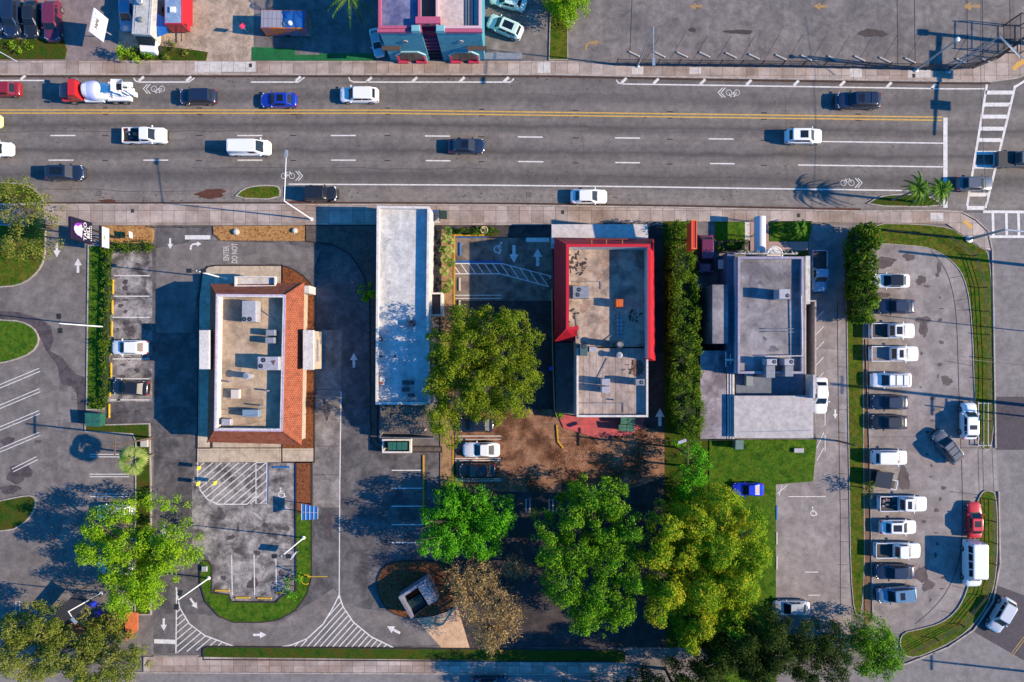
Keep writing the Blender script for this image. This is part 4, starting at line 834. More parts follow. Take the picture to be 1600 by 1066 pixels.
m_brownwood=mat('brown canopy board',A(96,80,72),.8,var=.3); m_door=mat('dark door',(.03,.03,.035,1),.5)

def inset(pts,d):
    """shift every edge of a simple polygon inwards by d"""
    if area2(pts)<0: pts=pts[::-1]
    n=len(pts); out=[]
    for i in range(n):
        a=Vector(pts[i-1]); b=Vector(pts[i]); c=Vector(pts[(i+1)%n]); e1=(b-a).normalized(); e2=(c-b).normalized()
        n1=Vector((-e1.y,e1.x)); n2=Vector((-e2.y,e2.x)); k=1+n1.dot(n2); out.append(tuple(b+(n1+n2)*d/max(.2,k)))
    return out
def flat_building(name,label,cat,pts,hr,hp,pw,mwall,mroof,mcope,group=None,z0=0.0):
    """outline pts (world), roof height hr, parapet top hp, parapet width pw: > wall, roof, parapet, coping"""
    if area2(pts)<0: pts=pts[::-1]
    xs=[p[0] for p in pts]; ys=[p[1] for p in pts]
    t=empty(name,((min(xs)+max(xs))/2,(min(ys)+max(ys))/2,z0),label,cat,group)
    ins=inset(pts,pw)
    MB().loft([[(x,y,z0) for x,y in pts],[(x,y,hp-.06) for x,y in pts]],cap=False).build('wall',mwall,t)
    rf=MB().sheet(ins,hr).build('roof',mroof,t)
    MB().loft([[(x,y,hp-.06) for x,y in ins],[(x,y,hr) for x,y in ins]],cap=False).build('parapet',mcope,t)
    o1=inset(pts,-.03); i1=inset(pts,pw+.02); n=len(pts)
    MB().loft([[(x,y,hp-.06) for x,y in o1],[(x,y,hp) for x,y in o1],[(x,y,hp) for x,y in i1],[(x,y,hp-.06) for x,y in i1],[(x,y,hp-.06) for x,y in o1]],cap=False).build('coping',mcope,t)
    return t
def unit(px,py,wpx,dpx,h0,hh,label,fans=(),m=None,group='rooftop air conditioning units',name='air_conditioner',cat='air conditioner',extra=None,rot=0):
    """casing on a roof: photo centre of its top, size in photo pixels, roof height, height"""
    ht=h0+hh; k=(1-ht/H)/S; x,y=P(px,py,ht); w_,d_=wpx*k/2,dpx*k/2
    t=empty(name,(x,y,h0+.004),label,cat,group,R(rot)); M=m or m_galv
    MB().bev(-w_,-d_,.10,w_,d_,hh,.03).build('casing',M,t,world=False)
    MB().box(-w_+.05,-d_+.05,0,w_-.05,-d_+.15,.10).box(-w_+.05,d_-.15,0,w_-.05,d_-.05,.10).build('base_rail',m_trim,t,world=False)
    for fx,fy,fr in fans:
        f=MB().lathe((fx*w_,fy*d_,hh),[(fr,-.01),(fr,.03),(fr-.04,.035)],16).build('fan',m_fan,t,world=False)
        MB().lathe((fx*w_,fy*d_,hh+.035),[(.08,0),(.08,.03)],8).tube((fx*w_-fr,fy*d_,hh+.05),(fx*w_+fr,fy*d_,hh+.05),.012,n=4).tube((fx*w_,fy*d_-fr,hh+.055),(fx*w_,fy*d_+fr,hh+.055),.012,n=4).build('fan_guard',m_chrome,f,world=False)
    if extra: extra(t,w_,d_,hh)
    return t
def pipe_vent(px,py,r,h0,hh,label,m=None,cap=True,group='round roof vents'):
    x,y=P(px,py,h0+hh); t=empty('roof_vent',(x,y,h0+.004),label,'roof vent',group)
    MB().lathe((0,0,0),[(r*.8,0),(r*.8,hh-.12)],16).build('pipe',m or m_galv,t,world=False)
    MB().lathe((0,0,hh-.12),[(r,0),(r,.1),(r*.75,.14)],18).build('hood',m or m_galv,t,world=False)
    if cap: MB().lathe((0,0,hh+.02),[(r*.6,0),(r*.55,.03)],14).build('cap',m_galvb,t,world=False)
    return t
# ======== restaurant with tiled mansard
he,hp,hr=3.2,5.5,4.35
ev=[P(329,444,he),P(475,442,he),P(471,695,he),P(324,691,he)]
tp=[P(338,460,hp),P(446,461,hp),P(441,674,hp),P(335,673,hp)]
ev=ev[::-1]; tp=tp[::-1]
t=empty('restaurant',(*P(400,570),0),'flat roofed restaurant ringed by a slope of orange clay tiles','building')
wl=inset(ev,.45); MB().loft([[(x,y,0) for x,y in wl[::1]],[(x,y,he+.05) for x,y in wl]],cap=False).build('wall',m_cream,t)
names=['tile_slope']*4
for i in range(4):
    j=(i+1)%4; a,b,c,d=ev[i],ev[j],tp[j],tp[i]
    m_=(m_tile2 if i%2==0 else m_tile)
    MB().loft([[(a[0],a[1],he),(b[0],b[1],he),(c[0],c[1],hp-.05),(d[0],d[1],hp-.05)],[(a[0],a[1],he-.12),(b[0],b[1],he-.12),(c[0],c[1],hp-.2),(d[0],d[1],hp-.2)]]).build('tile_slope',m_,t)
for i in range(4): MB().tube((*ev[i],he+.02),(*tp[i],hp-.02),.09,n=8).build('hip_tiles',m_tile,t)
ti=inset(tp,.30); tiw=inset(tp,.02)
MB().loft([[(x,y,hp-.07) for x,y in tp],[(x,y,hp) for x,y in tp],[(x,y,hp) for x,y in ti],[(x,y,hr-.02) for x,y in ti]],cap=False).build('parapet',m_wht,t)
to=inset(tp,-.05); MB().loft([[(x,y,hp-.06) for x,y in to],[(x,y,hp+.02) for x,y in to],[(x,y,hp+.02) for x,y in inset(tp,.12)],[(x,y,hp-.06) for x,y in inset(tp,.12)],[(x,y,hp-.06) for x,y in to]],cap=False).build('coping',m_lil,t)
rp=ti; MB().sheet(rp,hr).build('roof',m_roofb,t)
def portal(x0,y0,x1,y1,h,nm='entrance_tower'):
    a=P(x0,y0,h); b=P(x1,y1,h); mb=MB().box(a[0],a[1],0,b[0],b[1],h-.35); o=mb.build(nm,m_cream,t)
    MB().bev(a[0]-.08,a[1]+.08,h-.34,b[0]+.08,b[1]-.08,h,.04).build('cap',m_wht,o)
portal(312,517,326,576,5.4); portal(474,517,489,577,4.3)
a=P(368,433,3.6); b=P(430,447,3.6); o=MB().box(a[0],a[1],2.9,b[0],b[1],3.3).build('entrance_canopy',m_stucco,t)
MB().wall([(a[0],a[1]),(b[0],a[1]),(b[0],b[1]),(a[0],b[1])],.16,3.3,3.75,True).build('canopy_rim',m_wht,o)
a=P(480,531,2.8); b=P(497,565,2.8); MB().bev(a[0],a[1],2.55,b[0],b[1],2.8,.03).build('window_canopy',m_galvb,t)
a=P(474,446,2.9);b=P(483,458,2.9); MB().bev(a[0],a[1],0,b[0],b[1],2.6,.03).build('side_block',m_wht,t)
for y in range(6):
    a=P(469,470+y*34 if y<1 else 585+(y-1)*20,1.2); MB().box(a[0]-.6,a[1]-.6,.9,a[0]-.38,a[1]+.6,2.2).build('window',m_dgl,t)
unit(389,486.5,22,33,hr,1.6,'large pale rooftop unit with two fans, northernmost on the tiled restaurant',[(-.66,.0-.75,.28),(.1,-.75,.28)])
unit(422,520,14,9,hr,1.3,'small grey rooftop unit, upper one of the pair half in shade on the tiled restaurant',[],m_galvb)
unit(421,532,14,9,hr,1.3,'small grey rooftop unit, lower one of the pair half in shade on the tiled restaurant',[],m_galvb)
unit(419,568,33,21,hr,1.9,'wide white rooftop unit with two fans in the middle of the tiled restaurant roof',[(-.45,.5,.28),(-.7,-.4,.28)],extra=lambda t,w,d,h: MB().face([(w*.2,d*.4,h+.01),(w*.7,d*.5,h+.01),(w*.5,-d*.3,h+.01)]).build('panel',mat('brown panel',(.1,.05,.05,1),.6),t,world=False))
pipe_vent(385,588,.45,hr,1.5,'round white exhaust vent below the wide white unit on the tiled restaurant')
pipe_vent(357,597,.14,hr,.8,'thin pipe vent by the west parapet of the tiled restaurant',m_galvb,False)
pipe_vent(417,611,.12,hr,1.0,'thin pipe vent at the edge of the parapet shade on the tiled restaurant',m_galvb,False)
pipe_vent(405,635,.1,hr,1.2,'thin pipe vent above the flat blue grey hood on the tiled restaurant',m_galvb,False)
unit(367,616,13,14,hr,.7,'low white square hatch on the tiled restaurant roof',[],mat('white painted hatch',A(232,218,206),.6),group='roof hatches',name='roof_hatch',cat='roof hatch')
unit(391,646,25,11,hr,1.2,'long blue grey exhaust hood near the south end of the tiled restaurant roof',[],mat('blue grey hood',A(136,160,180),.5))
unit(353,660,14,10,hr,.9,'small white box in the southwest corner of the tiled restaurant roof',[])
# ======== long white building
pts=[P(589,322,4.9),P(671,323,4.9),P(669,478,4.9),P(672,632,4.9),P(587,632,4.9)]
t=flat_building('commercial_building','long narrow building with a bright white coated roof partly under a tree crown','building',pts,4.1,4.9,.24,m_stucco,m_roofw,m_wht)
a=P(594,634,3.2); b=P(664,680,3.2)
sh=MB().loft([[(a[0],a[1],2.75),(b[0],a[1],2.75),(b[0]-.2,b[1],2.2),(a[0]+.1,b[1]+.3,2.2)],[(a[0],a[1],3.3),(b[0],a[1],3.3),(b[0]-.2,b[1],2.45),(a[0]+.1,b[1]+.3,2.45)]]); sh.build('rear_canopy',m_shin,t)
for q in (a[0]+.1,b[0]-.3): MB().tube((q,b[1]+.4,0),(q,b[1]+.4,2.3),.07).build('canopy_post',m_wht,t)
MB().wall([(a[0]-.35,a[1]),(a[0]-.35,b[1]-.5),(b[0]+.8,b[1]-.6)],.08,0,1.6).build('yard_screen',m_galvb,t)
for (x0,y0,w_,d_) in ((642,505,12,9),(633,598,9,7),(643,598,6,6),(633,609,11,6),(642,618,10,5)):
    unit(x0,y0,w_,d_,4.1,.7,'dark low roof unit on the white roof, %s'%{642:'alone north of the tree shade' if y0==505 else 'lowest of the group near the south parapet',633:'upper left of the group' if y0==598 else 'wide one in the lower row',643:'upper right of the group'}[x0],[],mat('dark unit casing',A(78,80,90),.6,var=.3),group='small roof units on the white roof')
pipe_vent(594,530,.3,4.1,.5,'black round vent by the west parapet of the white roof',m_trim)
pipe_vent(617,557,.14,4.1,.5,'thin dark vent in the tree shade on the white roof',m_trim,False)
pipe_vent(595,557,.14,4.1,.4,'thin dark vent close to the west parapet of the white roof',m_trim,False)
unit(597,595,8,13,4.1,.5,'white hatch with rusty corner at the south west of the white roof',[],m_wht,group='roof hatches',name='roof_hatch',cat='roof hatch',extra=lambda t,w,d,h: MB().box(-w*.8,-d*.9,h,w*.3,-d*.2,h+.02).build('rust_patch',mat('rust',A(190,90,30),.9,var=.4,scale=3),t,world=False))
# side stair and porch on its east wall
a=P(672,458,2.8);b=P(689,492,2.8); tt=empty('porch',(*P(681,475),0),'small white framed porch on the east side of the long white building','porch')
MB().wall([(a[0],a[1]),(b[0],a[1]),(b[0],b[1]),(a[0],b[1])],.2,0,2.4,True).build('frame',m_wht,tt); MB().sheet([(a[0]+.15,a[1]-.15),(b[0]-.15,a[1]-.15),(b[0]-.15,b[1]+.15),(a[0]+.15,b[1]+.15)],1.5).build('roof',mat('speckled roof',A(110,104,104),.9,var=.6,scale=1.6,fine=.3),tt)
a=P(673,325,2.2);b=P(685,343,2.2); tt=empty('stair',(*P(679,336),.13),'pale steps and landing at the northeast corner of the long white building','stair')
for i in range(5): MB().box(a[0],a[1]-i*.3,.13,b[0],a[1]-(i+1)*.3,1.0-i*.17).build('step',m_stucco,tt)
MB().box(b[0]+.02,a[1],.13,b[0]+.9,a[1]-1.0,.7).build('landing',mat('dark green landing',A(40,72,66),.8),tt)
MB().wall([(b[0]+.05,a[1]),(b[0]+.05,b[1])],.06,.7,1.5).build('railing',m_iron,tt)
# ======== red building
hr,hp=4.2,6.5
O=[P(884,380,hp),P(1019,380,hp),P(1019,562,hp),P(1012,562,hp),P(1012,545,hp),P(901,545,hp),P(901,512,hp),P(884,512,hp)]
t=empty('restaurant',(*P(945,500),0),'red walled restaurant with a tall parapet around a stained flat roof','building')
gx0,gy0=P(885,382,hp); gx1,gy1=P(1016,520,hp); gxm=P(902,0,hp)[0]; gyb=P(0,542,5)[1]; gyr=P(0,513,hp)[1]; gye=P(0,560,hp)[1]
main=[(gx0,gy0),(gx1,gy0),(gx1,gye),(gx1-.5,gye),(gx1-.5,gyb),(gxm,gyb),(gxm,gyr),(gx0,gyr)]
if area2(main)<0: main=main[::-1]
MB().loft([[(x,y,0) for x,y in main],[(x,y,hr-.05) for x,y in main]],cap=False).build('wall',m_cream,t)
# roof as one sheet with the rear wing
bx0,by0=P(901,545,4.9); bx1,by1=P(1013,652,4.9)
MB().sheet([(gx0+.1,gy0-.1),(gx1-.1,gy0-.1),(gx1-.1,gyb),(gxm,gyb),(gxm,gyr+.1),(gx0+.1,gyr+.1)],hr).build('roof',m_roofr,t)
# red sloping panels: eave outline lower and further out
def panel(a,b,c,d,z0,z1,nm='red_panel'): # a,b bottom outer; c,d top
    MB().loft([[(a[0],a[1],z0),(b[0],b[1],z0),(c[0],c[1],z1),(d[0],d[1],z1)],[(a[0],a[1],z0-.1),(b[0],b[1],z0-.1),(c[0],c[1],z1-.15),(d[0],d[1],z1-.15)]]).build(nm,m_crim,t)
e0=P(866,371,3.0); e1=P(1022,373,3.0); e2=P(1024,564,3.0); e3=P(866,534,3.0); e4=P(900,533,3.0)
nw,ne=(gx0,gy0),(gx1,gy0); panel(e0,e1,ne,nw,3.0,hp); panel(e1,e2,(gx1,gye),ne,3.0,hp); panel(e3,e0,nw,(gx0,gyr),3.0,hp)
panel(e4,e3,(gx0,gyr),(gxm+.1,gyr+.35),3.0,hp); panel(e2,(gx1-.5,e2[1]),(gx1-.4,gye),(gx1,gye),3.0,hp)
q=.28
MB().wall([(gxm+.15,gyr),(gx0+q/2,gyr),(gx0+q/2,gy0-q/2),(gx1-q/2,gy0-q/2),(gx1-q/2,gye)],q,hr+.002,hp-.03).build('parapet',m_stucco,t)
MB().wall([(gxm+.15,gyr),(gx0+q/2,gyr),(gx0+q/2,gy0-q/2),(gx1-q/2,gy0-q/2),(gx1-q/2,gye)],q+.08,hp-.028,hp+.02).build('coping',mat('crimson coping',A(216,30,50),.5),t)
# sign frame with brackets leaning on the north parapet
for x in (925,948,973): MB().box(P(x,0,hp)[0]-.05,gy0+.02,hp-.3,P(x,0,hp)[0]+.05,gy0+.75,hp-.2).build('bracket',mat('timber bracket',A(190,120,60),.8),t)
MB().box(P(915,0,hp)[0],gy0+.6,hp-.45,P(982,0,hp)[0],gy0+.72,hp-.1).build('sign_frame',mat('red brown frame',A(140,50,40),.7),t)
# rear wing
rw=[(bx0,gyb-.02),(bx1,gyb-.02),(bx1,by1),(bx0,by1)]
MB().loft([[(x,y,0) for x,y in rw],[(x,y,4.62) for x,y in rw]][::-1],cap=False).build('wall',m_stucco,t)
MB().sheet(inset(rw,.15),4.23).build('roof',mat('ribbed pale roof',A(206,188,178),.85,var=.55,scale=.3,var2=A(120,104,98),fine=.06,stripes=((1.0,.05,1),.12),joint=(.8,30,.03,.03)),t)
MB().wall([(bx0+.12,gyb-.1),(bx0+.12,by1+.12),(bx1-.12,by1+.12),(bx1-.12,gyb-.1)],.24,4.1,4.85).build('parapet',m_wht,t)
a=P(862,350,3.1); b=P(1013,374,3.1)
MB().loft([[(a[0],a[1],2.7),(b[0],a[1],2.7),(b[0],b[1]-.6,2.9),(a[0],b[1]-.6,2.9)],[(a[0],a[1],2.85),(b[0],a[1],2.85),(b[0],b[1]-.6,3.1),(a[0],b[1]-.6,3.1)]]).build('front_canopy',mat('white canopy roof',A(226,218,212),.6,var=.1,scale=.5),t)
a=P(861,368,2.6); b=P(869,388,2.6); MB().bev(a[0],a[1],2.3,b[0],b[1],2.6,.03).build('side_canopy',m_stucco,t)
unit(908,456.5,26,19,4.2,1.3,'low dark grey unit with two fans at the west parapet of the red building',[(-.25,.4,.26),(-.4,-.45,.26)],m_galvb,extra=lambda t,w,d,h: MB().box(-w-.9,-d,.1,-w-.08,d,h-.25).build('side_duct',mat('dark duct',(.05,.06,.07,1),.5),t,world=False))
unit(968,473.5,11,12,4.2,1.4,'small orange box unit on the parapet shade edge of the red building roof',[],mat('orange unit casing',A(226,108,30),.5,fine=.1))
unit(912,547,12,18,4.2,1.6,'green grey unit with one fan where the two roofs of the red building meet',[(.0,.6,.28)],mat('green grey casing',A(84,112,112),.5,var=.2))
unit(926,546,11,8,4.2,1.0,'short shiny duct beside the green grey unit',[],m_galv,group='roof ducts',name='roof_duct',cat='duct')
pipe_vent(968,538,.5,4.2,2.2,'large round black rimmed exhaust fan on the red building roof',m_trim)
pipe_vent(968,555,.38,4.2,1.2,'white mushroom vent below the black rimmed exhaust fan')
unit(946.5,597,13,10,4.23,1.7,'upper white cube unit of the pair on the rear roof of the red building',[],m_galv)
unit(946.5,609,13,10,4.23,1.7,'lower white cube unit of the pair on the rear roof of the red building',[],m_galv)
unit(1000,597.5,14,10,4.23,1.9,'grey unit with fan by the east edge of the rear roof of the red building',[(.35,0,.24)],m_galvb)
unit(968,510,9,34,4.2,.35,'row of pale roof pavers along the shade edge of the red building roof',[],mat('pale pavers',A(170,174,184),.8,joint=(.5,.5,.08,.2)),group='roof ducts',name='roof_walkway',cat='walkway')
pipe_vent(958,625,.1,4.23,.4,'thin pipe vent near the south edge of the red building roof',m_trim,False)
# debris on the red building roof
mb=MB(); rd=random.Random(5)
for (cx,cy,n_) in ((905,412,22),(895,408,14),(989,495,20),(893,488,8),(985,575,12)):
    for i in range(n_):
        x,y=P(cx+rd.gauss(0,5),cy+rd.gauss(0,7),4.2); mb.obox((x,y),rd.uniform(.05,.35),rd.uniform(.02,.08),4.203,4.24+rd.uniform(0,.05),rd.uniform(0,3))
o=single('branch_debris',mb,mat('dead twig debris',(.03,.022,.018,1),.9),'scattered dark twigs and debris on the flat roof of the red building','debris',kind='stuff')
# ======== grey building
t=empty('commercial_building',(*P(1180,520),0),'grey flat roofed building with pale flat roof addition at its south end','building')
def block(x0,y0,x1,y1,h,mroof,par=0,wallm=m_stucco,ph=.4,pw=.2,cope=m_wht,y_lift=0):
    a=P(x0,y0,h+par*ph); b=P(x1,y1,h+par*ph); p=[(a[0],b[1]),(b[0],b[1]),(b[0],a[1]),(a[0],a[1])]
    MB().loft([[(x,y,0) for x,y in p],[(x,y,h-(0 if not par else 0)) for x,y in p]],cap=False).build('wall',wallm,t)
    if par:
        MB().sheet(inset(p,.03),h-.002).build('roof',mroof,t)
        c=inset(p,pw/2); MB().wall(c,pw,h-.05,h+ph,True).build('parapet',cope,t)
    else: MB().sheet(inset(p,-.06),h+.002).build('roof',mroof,t)
    return p
block(1153,401,1256,584,5.0,m_roofg,1,m_stucco,.55,.28,mat('grey lilac coping',A(176,172,192),.7,var=.3,scale=1))
a=P(1136,395,3.9); b=P(1152,584,3.9); 
MB().bev(a[0],a[1],0,b[0]-.3,b[1],3.9,.02).build('side_wing',mat('blue white wing roof',A(96,110,136),.7,var=.3,scale=.5),t)
a=P(1258,400,3.4); b=P(1266,470,3.4); MB().bev(a[0]+.05,a[1],0,b[0],b[1]-.4,3.4,.02).build('side_wing',m_stucco,t)
a=P(1260,470,2.9); b=P(1276,615,2.9); MB().wall([(a[0],a[1]),(b[0],a[1]),(b[0],b[1]),(a[0],b[1])],.2,0,2.6,True).build('yard_and_shade_wall',mat('pale yard wall',A(196,184,180),.85,var=.3,scale=1),t)
MB().sheet([(a[0]+.12,a[1]-.12),(b[0]-.12,a[1]-.12),(b[0]-.12,b[1]+.12),(a[0]+.12,b[1]+.12)],.05).build('yard_floor',m_concG,t)
a=P(1113,445,4.75); b=P(1138,537,4.75); MB().bev(a[0],a[1],0,b[0],b[1],4.75,.02).build('west_annex',m_roofg,t)
a=P(1094,548,3.2); b=P(1136,686,3.2); MB().bev(a[0],a[1],0,b[0]-.1,b[1],3.2,.02).build('rear_west_roof',m_roofp2,t)
a=P(1150,584,2.6); b=P(1259,620,2.6); MB().bev(a[0],a[1]-.05,0,b[0],b[1],2.6,.02).build('low_roof',mat('blue grey low roof',A(120,130,146),.75,var=.3,scale=.5),t)
MB().box(b[0]-.05,b[1]-.1,0,b[0]+.22,a[1]-.1,4.9).build('yard_and_shade_wall',m_stucco,t)  # tall east wall added to throw shade onto the low roof
a=P(1148,619,3.9); b=P(1270,684,3.9); MB().box(a[0]+.02,a[1]-.02,0,b[0]-.05,b[1]+.05,3.78).build('wall',m_stucco,t); MB().bev(a[0]-.1,a[1]+.05,3.79,b[0]+.05,b[1]-.05,3.92,.03).build('roof',m_roofp,t)
a=P(1137,581,3.3); b=P(1147,686,3.3)
for i in range(3): MB().bev(a[0]+i*.30,a[1],3.0+i*.1,a[0]+i*.30+.24,b[1],3.12+i*.1,.02).build('roof_rib',m_wht,t)
MB().box(a[0]+.1,a[1],0,a[0]+.8,b[1],2.95).build('wall',m_stucco,t)
a=P(1148,397,4.6); b=P(1247,405,4.6)
mb=MB(); rd=random.Random(8)
for i in range(34):
    x=a[0]+rd.uniform(0,b[0]-a[0])*.98; mb.tube((x,a[1]+rd.uniform(-.1,.5),4.2+rd.uniform(0,.6)),(x+rd.uniform(-.4,.4),a[1]+rd.uniform(-.1,.5),4.2+rd.uniform(0,.7)),.03,n=4)
mb.wall([(a[0],a[1]+.1),(b[0],a[1]+.05)],.12,3.9,4.5).build('parapet_ornament',m_stucco,t)
MB().lathe((*P(1212,397,4.4),3.6),[(1.05,0),(1.05,.5),(.9,.55),(.85,.5)],20).build('round_gable',m_wht,t)
for x,y,l in ((1098,412,1),): pass
a=P(1123,406,2.4);b=P(1134,420,2.4); MB().bev(a[0],a[1],2.1,b[0],b[1],2.4,.03).build('side_canopy',m_stucco,t)
# white pipe along the east parapet and across
MB().path([PZ(1252,462,5.7),PZ(1254,556,5.7),PZ(1196,557,5.7)],.06,6).build('roof_pipe',m_wht,t)
MB().path([PZ(1195,514,5.3),PZ(1240,514,5.3)],.05,5).path([PZ(1196,519,5.3),PZ(1240,519,5.3)],.05,5).build('roof_pipe',m_galvb,t)
unit(1226,459.5,17,15,5.0,2.0,'white rooftop unit with one fan alone on the grey roof',[(.55,-.35,.24)])
unit(1206,566,16,10,5.0,1.7,'left white condenser with a fan at the south edge of the grey roof',[(.5,.1,.24)]); unit(1204,581,14,19,2.6,3.6,'left tall white duct box below the condenser at the grey roof edge',[],m_galvb,group='roof ducts',name='roof_duct',cat='duct')
unit(1233,566,15,10,5.0,1.7,'right white condenser with a fan at the south edge of the grey roof',[(.5,.1,.24)]); unit(1233,580,13,17,2.6,3.6,'right tall white duct box below the condenser at the grey roof edge',[],m_galvb,group='roof ducts',name='roof_duct',cat='duct')
unit(1171,593,10,20,2.6,.8,'open pale frame on the shaded low roof of the grey building',[],mat('pale green frame',A(150,160,160),.6),group='roof ducts',name='skylight',cat='skylight')
# antenna on the west annex side
t2=empty('antenna',(*P(1130,566,2.5),3.2),'white rooftop antenna with cross bars in the shade west of the grey building','antenna')
x,y=P(1130,562,2.6); MB().tube((x,y,3.2),(x,y,4.4),.06).build('mast',m_wht,t2); MB().box(x-.25,y-.9,4.3,x-.15,y+1.0,4.4).box(x+.35,y-.6,4.3,x+.42,y+.7,4.38).build('crossbar',m_wht,t2); MB().bev(x-.2,y-.15,4.2,x+.75,y+.1,4.45,.03).build('receiver',m_wht,t2)
# barrel canopy
t2=empty('barrel_canopy',(*P(1186,365),.1),'white half barrel entrance canopy reaching to the sidewalk','canopy')
a=P(1182,337,3.2); b=P(1200,393,3.2); r=(b[0]-a[0])/2; cx=(a[0]+b[0])/2
sec=lambda y:[(cx+r*math.cos(R(k*15)),y,2.3+r*1.1*math.sin(R(k*15))) for k in range(13)]
MB().loft([sec(b[1]),sec(a[1])],close=True).build('cover',mat('white canvas',A(232,232,234),.6),t2,smooth=40)
for yy_ in (a[1]-.2,a[1]-2.2,b[1]+.2):
    for s in (-1,1): MB().tube((cx+s*r*.95,yy_,.1),(cx+s*r*.95,yy_,2.35),.05).build('post',m_galv,t2)
# ======== pink and aqua house at the top
t=empty('house',(*P(671,50),0),'two storey aqua and pink house with twin facades and arched porches at the top edge','building')
hA=8.3; f=P(0,95.5)[1]; xa,xb=P(602,95)[0],P(752,95)[0]; depth=12
hw2=8.0
def flip(p): return p
y1=f+depth
XL,XR=P(591,48,hA)[0],P(752,48,hA)[0]
# left and right bodies with a recess between
xl0,xl1,xr0,xr1=XL,P(657,45,hA)[0],P(681,45,hA)[0],XR
for k,(p0,p1) in enumerate(((xl0,xl1),(xr0,xr1))):
    MB().box(p0,f,0,p1,y1,hA-.55).build('wall',m_aqua,t)
    MB().box(p0-.12,f-.12,hA-.5,p1+.12,f+.25,hA-.1).build('cornice',m_rose,t)
    ins=.35
    MB().wall([(p0+.15,y1-.1),(p0+.15,f+.42),(p1-.15,f+.42),(p1-.15,y1-.1)],.3,hA-.53,hA+.0,False).build('parapet',m_rose if k==0 else mat('pale pink parapet',A(236,196,204),.7),t)
    MB().sheet([(p0+.1,f+.3),(p1-.1,f+.3),(p1-.1,y1),(p0+.1,y1)],hA-.545).build('roof',mat('blue stained roof',A(136,140,176),.7,var=.7,scale=.5,var2=A(70,76,130)) if k==0 else mat('pinkish white roof',A(224,206,200),.7,var=.25,scale=.6,var2=A(196,160,140)),t)
    # corner block
    cx=p1-.55 if k==0 else p0+.55
    MB().bev(cx-.5,f-.2,hA-.35,cx+.5,f+.5,hA+.35,.05).build('finial_block',mat('light aqua block',A(130,196,206),.8),t)
    pc=(p0+p1)/2+(.3 if k==0 else .1)
    # arched (octagonal) porch opening: frame, dark glass, pink sill
    w_=1.95; z0_,z1_=.15,2.9
    oc=[(pc-w_,z0_),(pc-w_,2.0),(pc-w_*.55,z1_),(pc+w_*.55,z1_),(pc+w_,2.0),(pc+w_,z0_)]
    fr=MB().loft([[(x,f-.004,z) for x,z in oc],[(x,f-.16,z) for x,z in oc]]).build('porch_frame',mat('pale aqua frame',A(170,214,216),.7),t)
    oc2=[(pc+(x-pc)*.9,.2+(z-.2)*.93) for x,z in oc]
    pn=MB().loft([[(x,f-.165,z) for x,z in oc2],[(x,f-.19,z) for x,z in oc2]]).build('porch_window',m_dgl,fr)
    for dx in (-.45,.45): MB().box(pc+dx-.06,f-.23,.25,pc+dx+.06,f-.192,2.7).build('mullion',m_brownwood,fr)
    for dx in (-w_*.86,w_*.86): MB().box(pc+dx-.1,f-.30,.2,pc+dx+.1,f-.192,1.9).build('jamb',m_hot,fr)
    for s in (-1,1): MB().box(pc+s*.5,f-.42,.16,pc+s*w_*.95,f-.192,.5).build('planter_box',m_hot,fr)
    MB().tube((pc-.1,f-.02,5.5),(pc-.1,f-.09,5.5),.36,n=16).build('round_window',mat('pale window ring',A(190,200,210),.6),t)
    MB().tube((pc-.1,f-.0,5.5),(pc-.1,f-.11,5.5),.26,n=16).build('window_glass',m_dgl,t)
    ex=p0-.4 if k==0 else p1+.5
    MB().bev(min(ex,pc-.9 if k==0 else pc+.6),f-.55,4.2,max(ex,pc-.9 if k==0 else pc+.6),f-.005,4.35,.02).build('ledge_board',m_brownwood,t)
MB().box(xl1+.01,f+.5,0,xr0-.01,y1,hA-1.2).build('stair_recess_wall',mat('magenta recess wall',A(150,24,66),.7),t)
for i in range(7): MB().box(xl1+.02,f+.5-.18*(7-i)*.0-.35,0.13+i*.9,xr0-.02,f+.498,.2+i*.9).build('stair_tread',mat('rose tread',A(190,80,110),.7) if i>2 else m_door,t)
MB().box(xl1-.55,f+.7,hA-.5,xr0+.55,f+1.5,hA+.3).build('centre_gable',m_rose,t)
MB().tube(((xl1+xr0)/2,f+.69,hA-.05),((xl1+xr0)/2,f+.62,hA-.05),.3,n=14).build('round_window',m_dgl,t)
MB().box(xl1-.4,f+1.55,0,xr0+.4,y1,hA-1.0).build('flat_core',mat('dark grey roof',A(92,88,86),.85,var=.3,scale=.6),t)
for i in range(4): MB().tube((xr1-1.9+i*.32,f+.45,hA-.48),(xr1-1.9+i*.32,y1,hA-.48),.055,n=5).build('roof_conduit',m_door,t)
a=P(756,86);b=P(815,96); single('low_wall',MB().bev(a[0],a[1],0,b[0],b[1],.7,.03),m_galvb,'low grey wall with a pale hatch right of the pink and aqua house','wall')
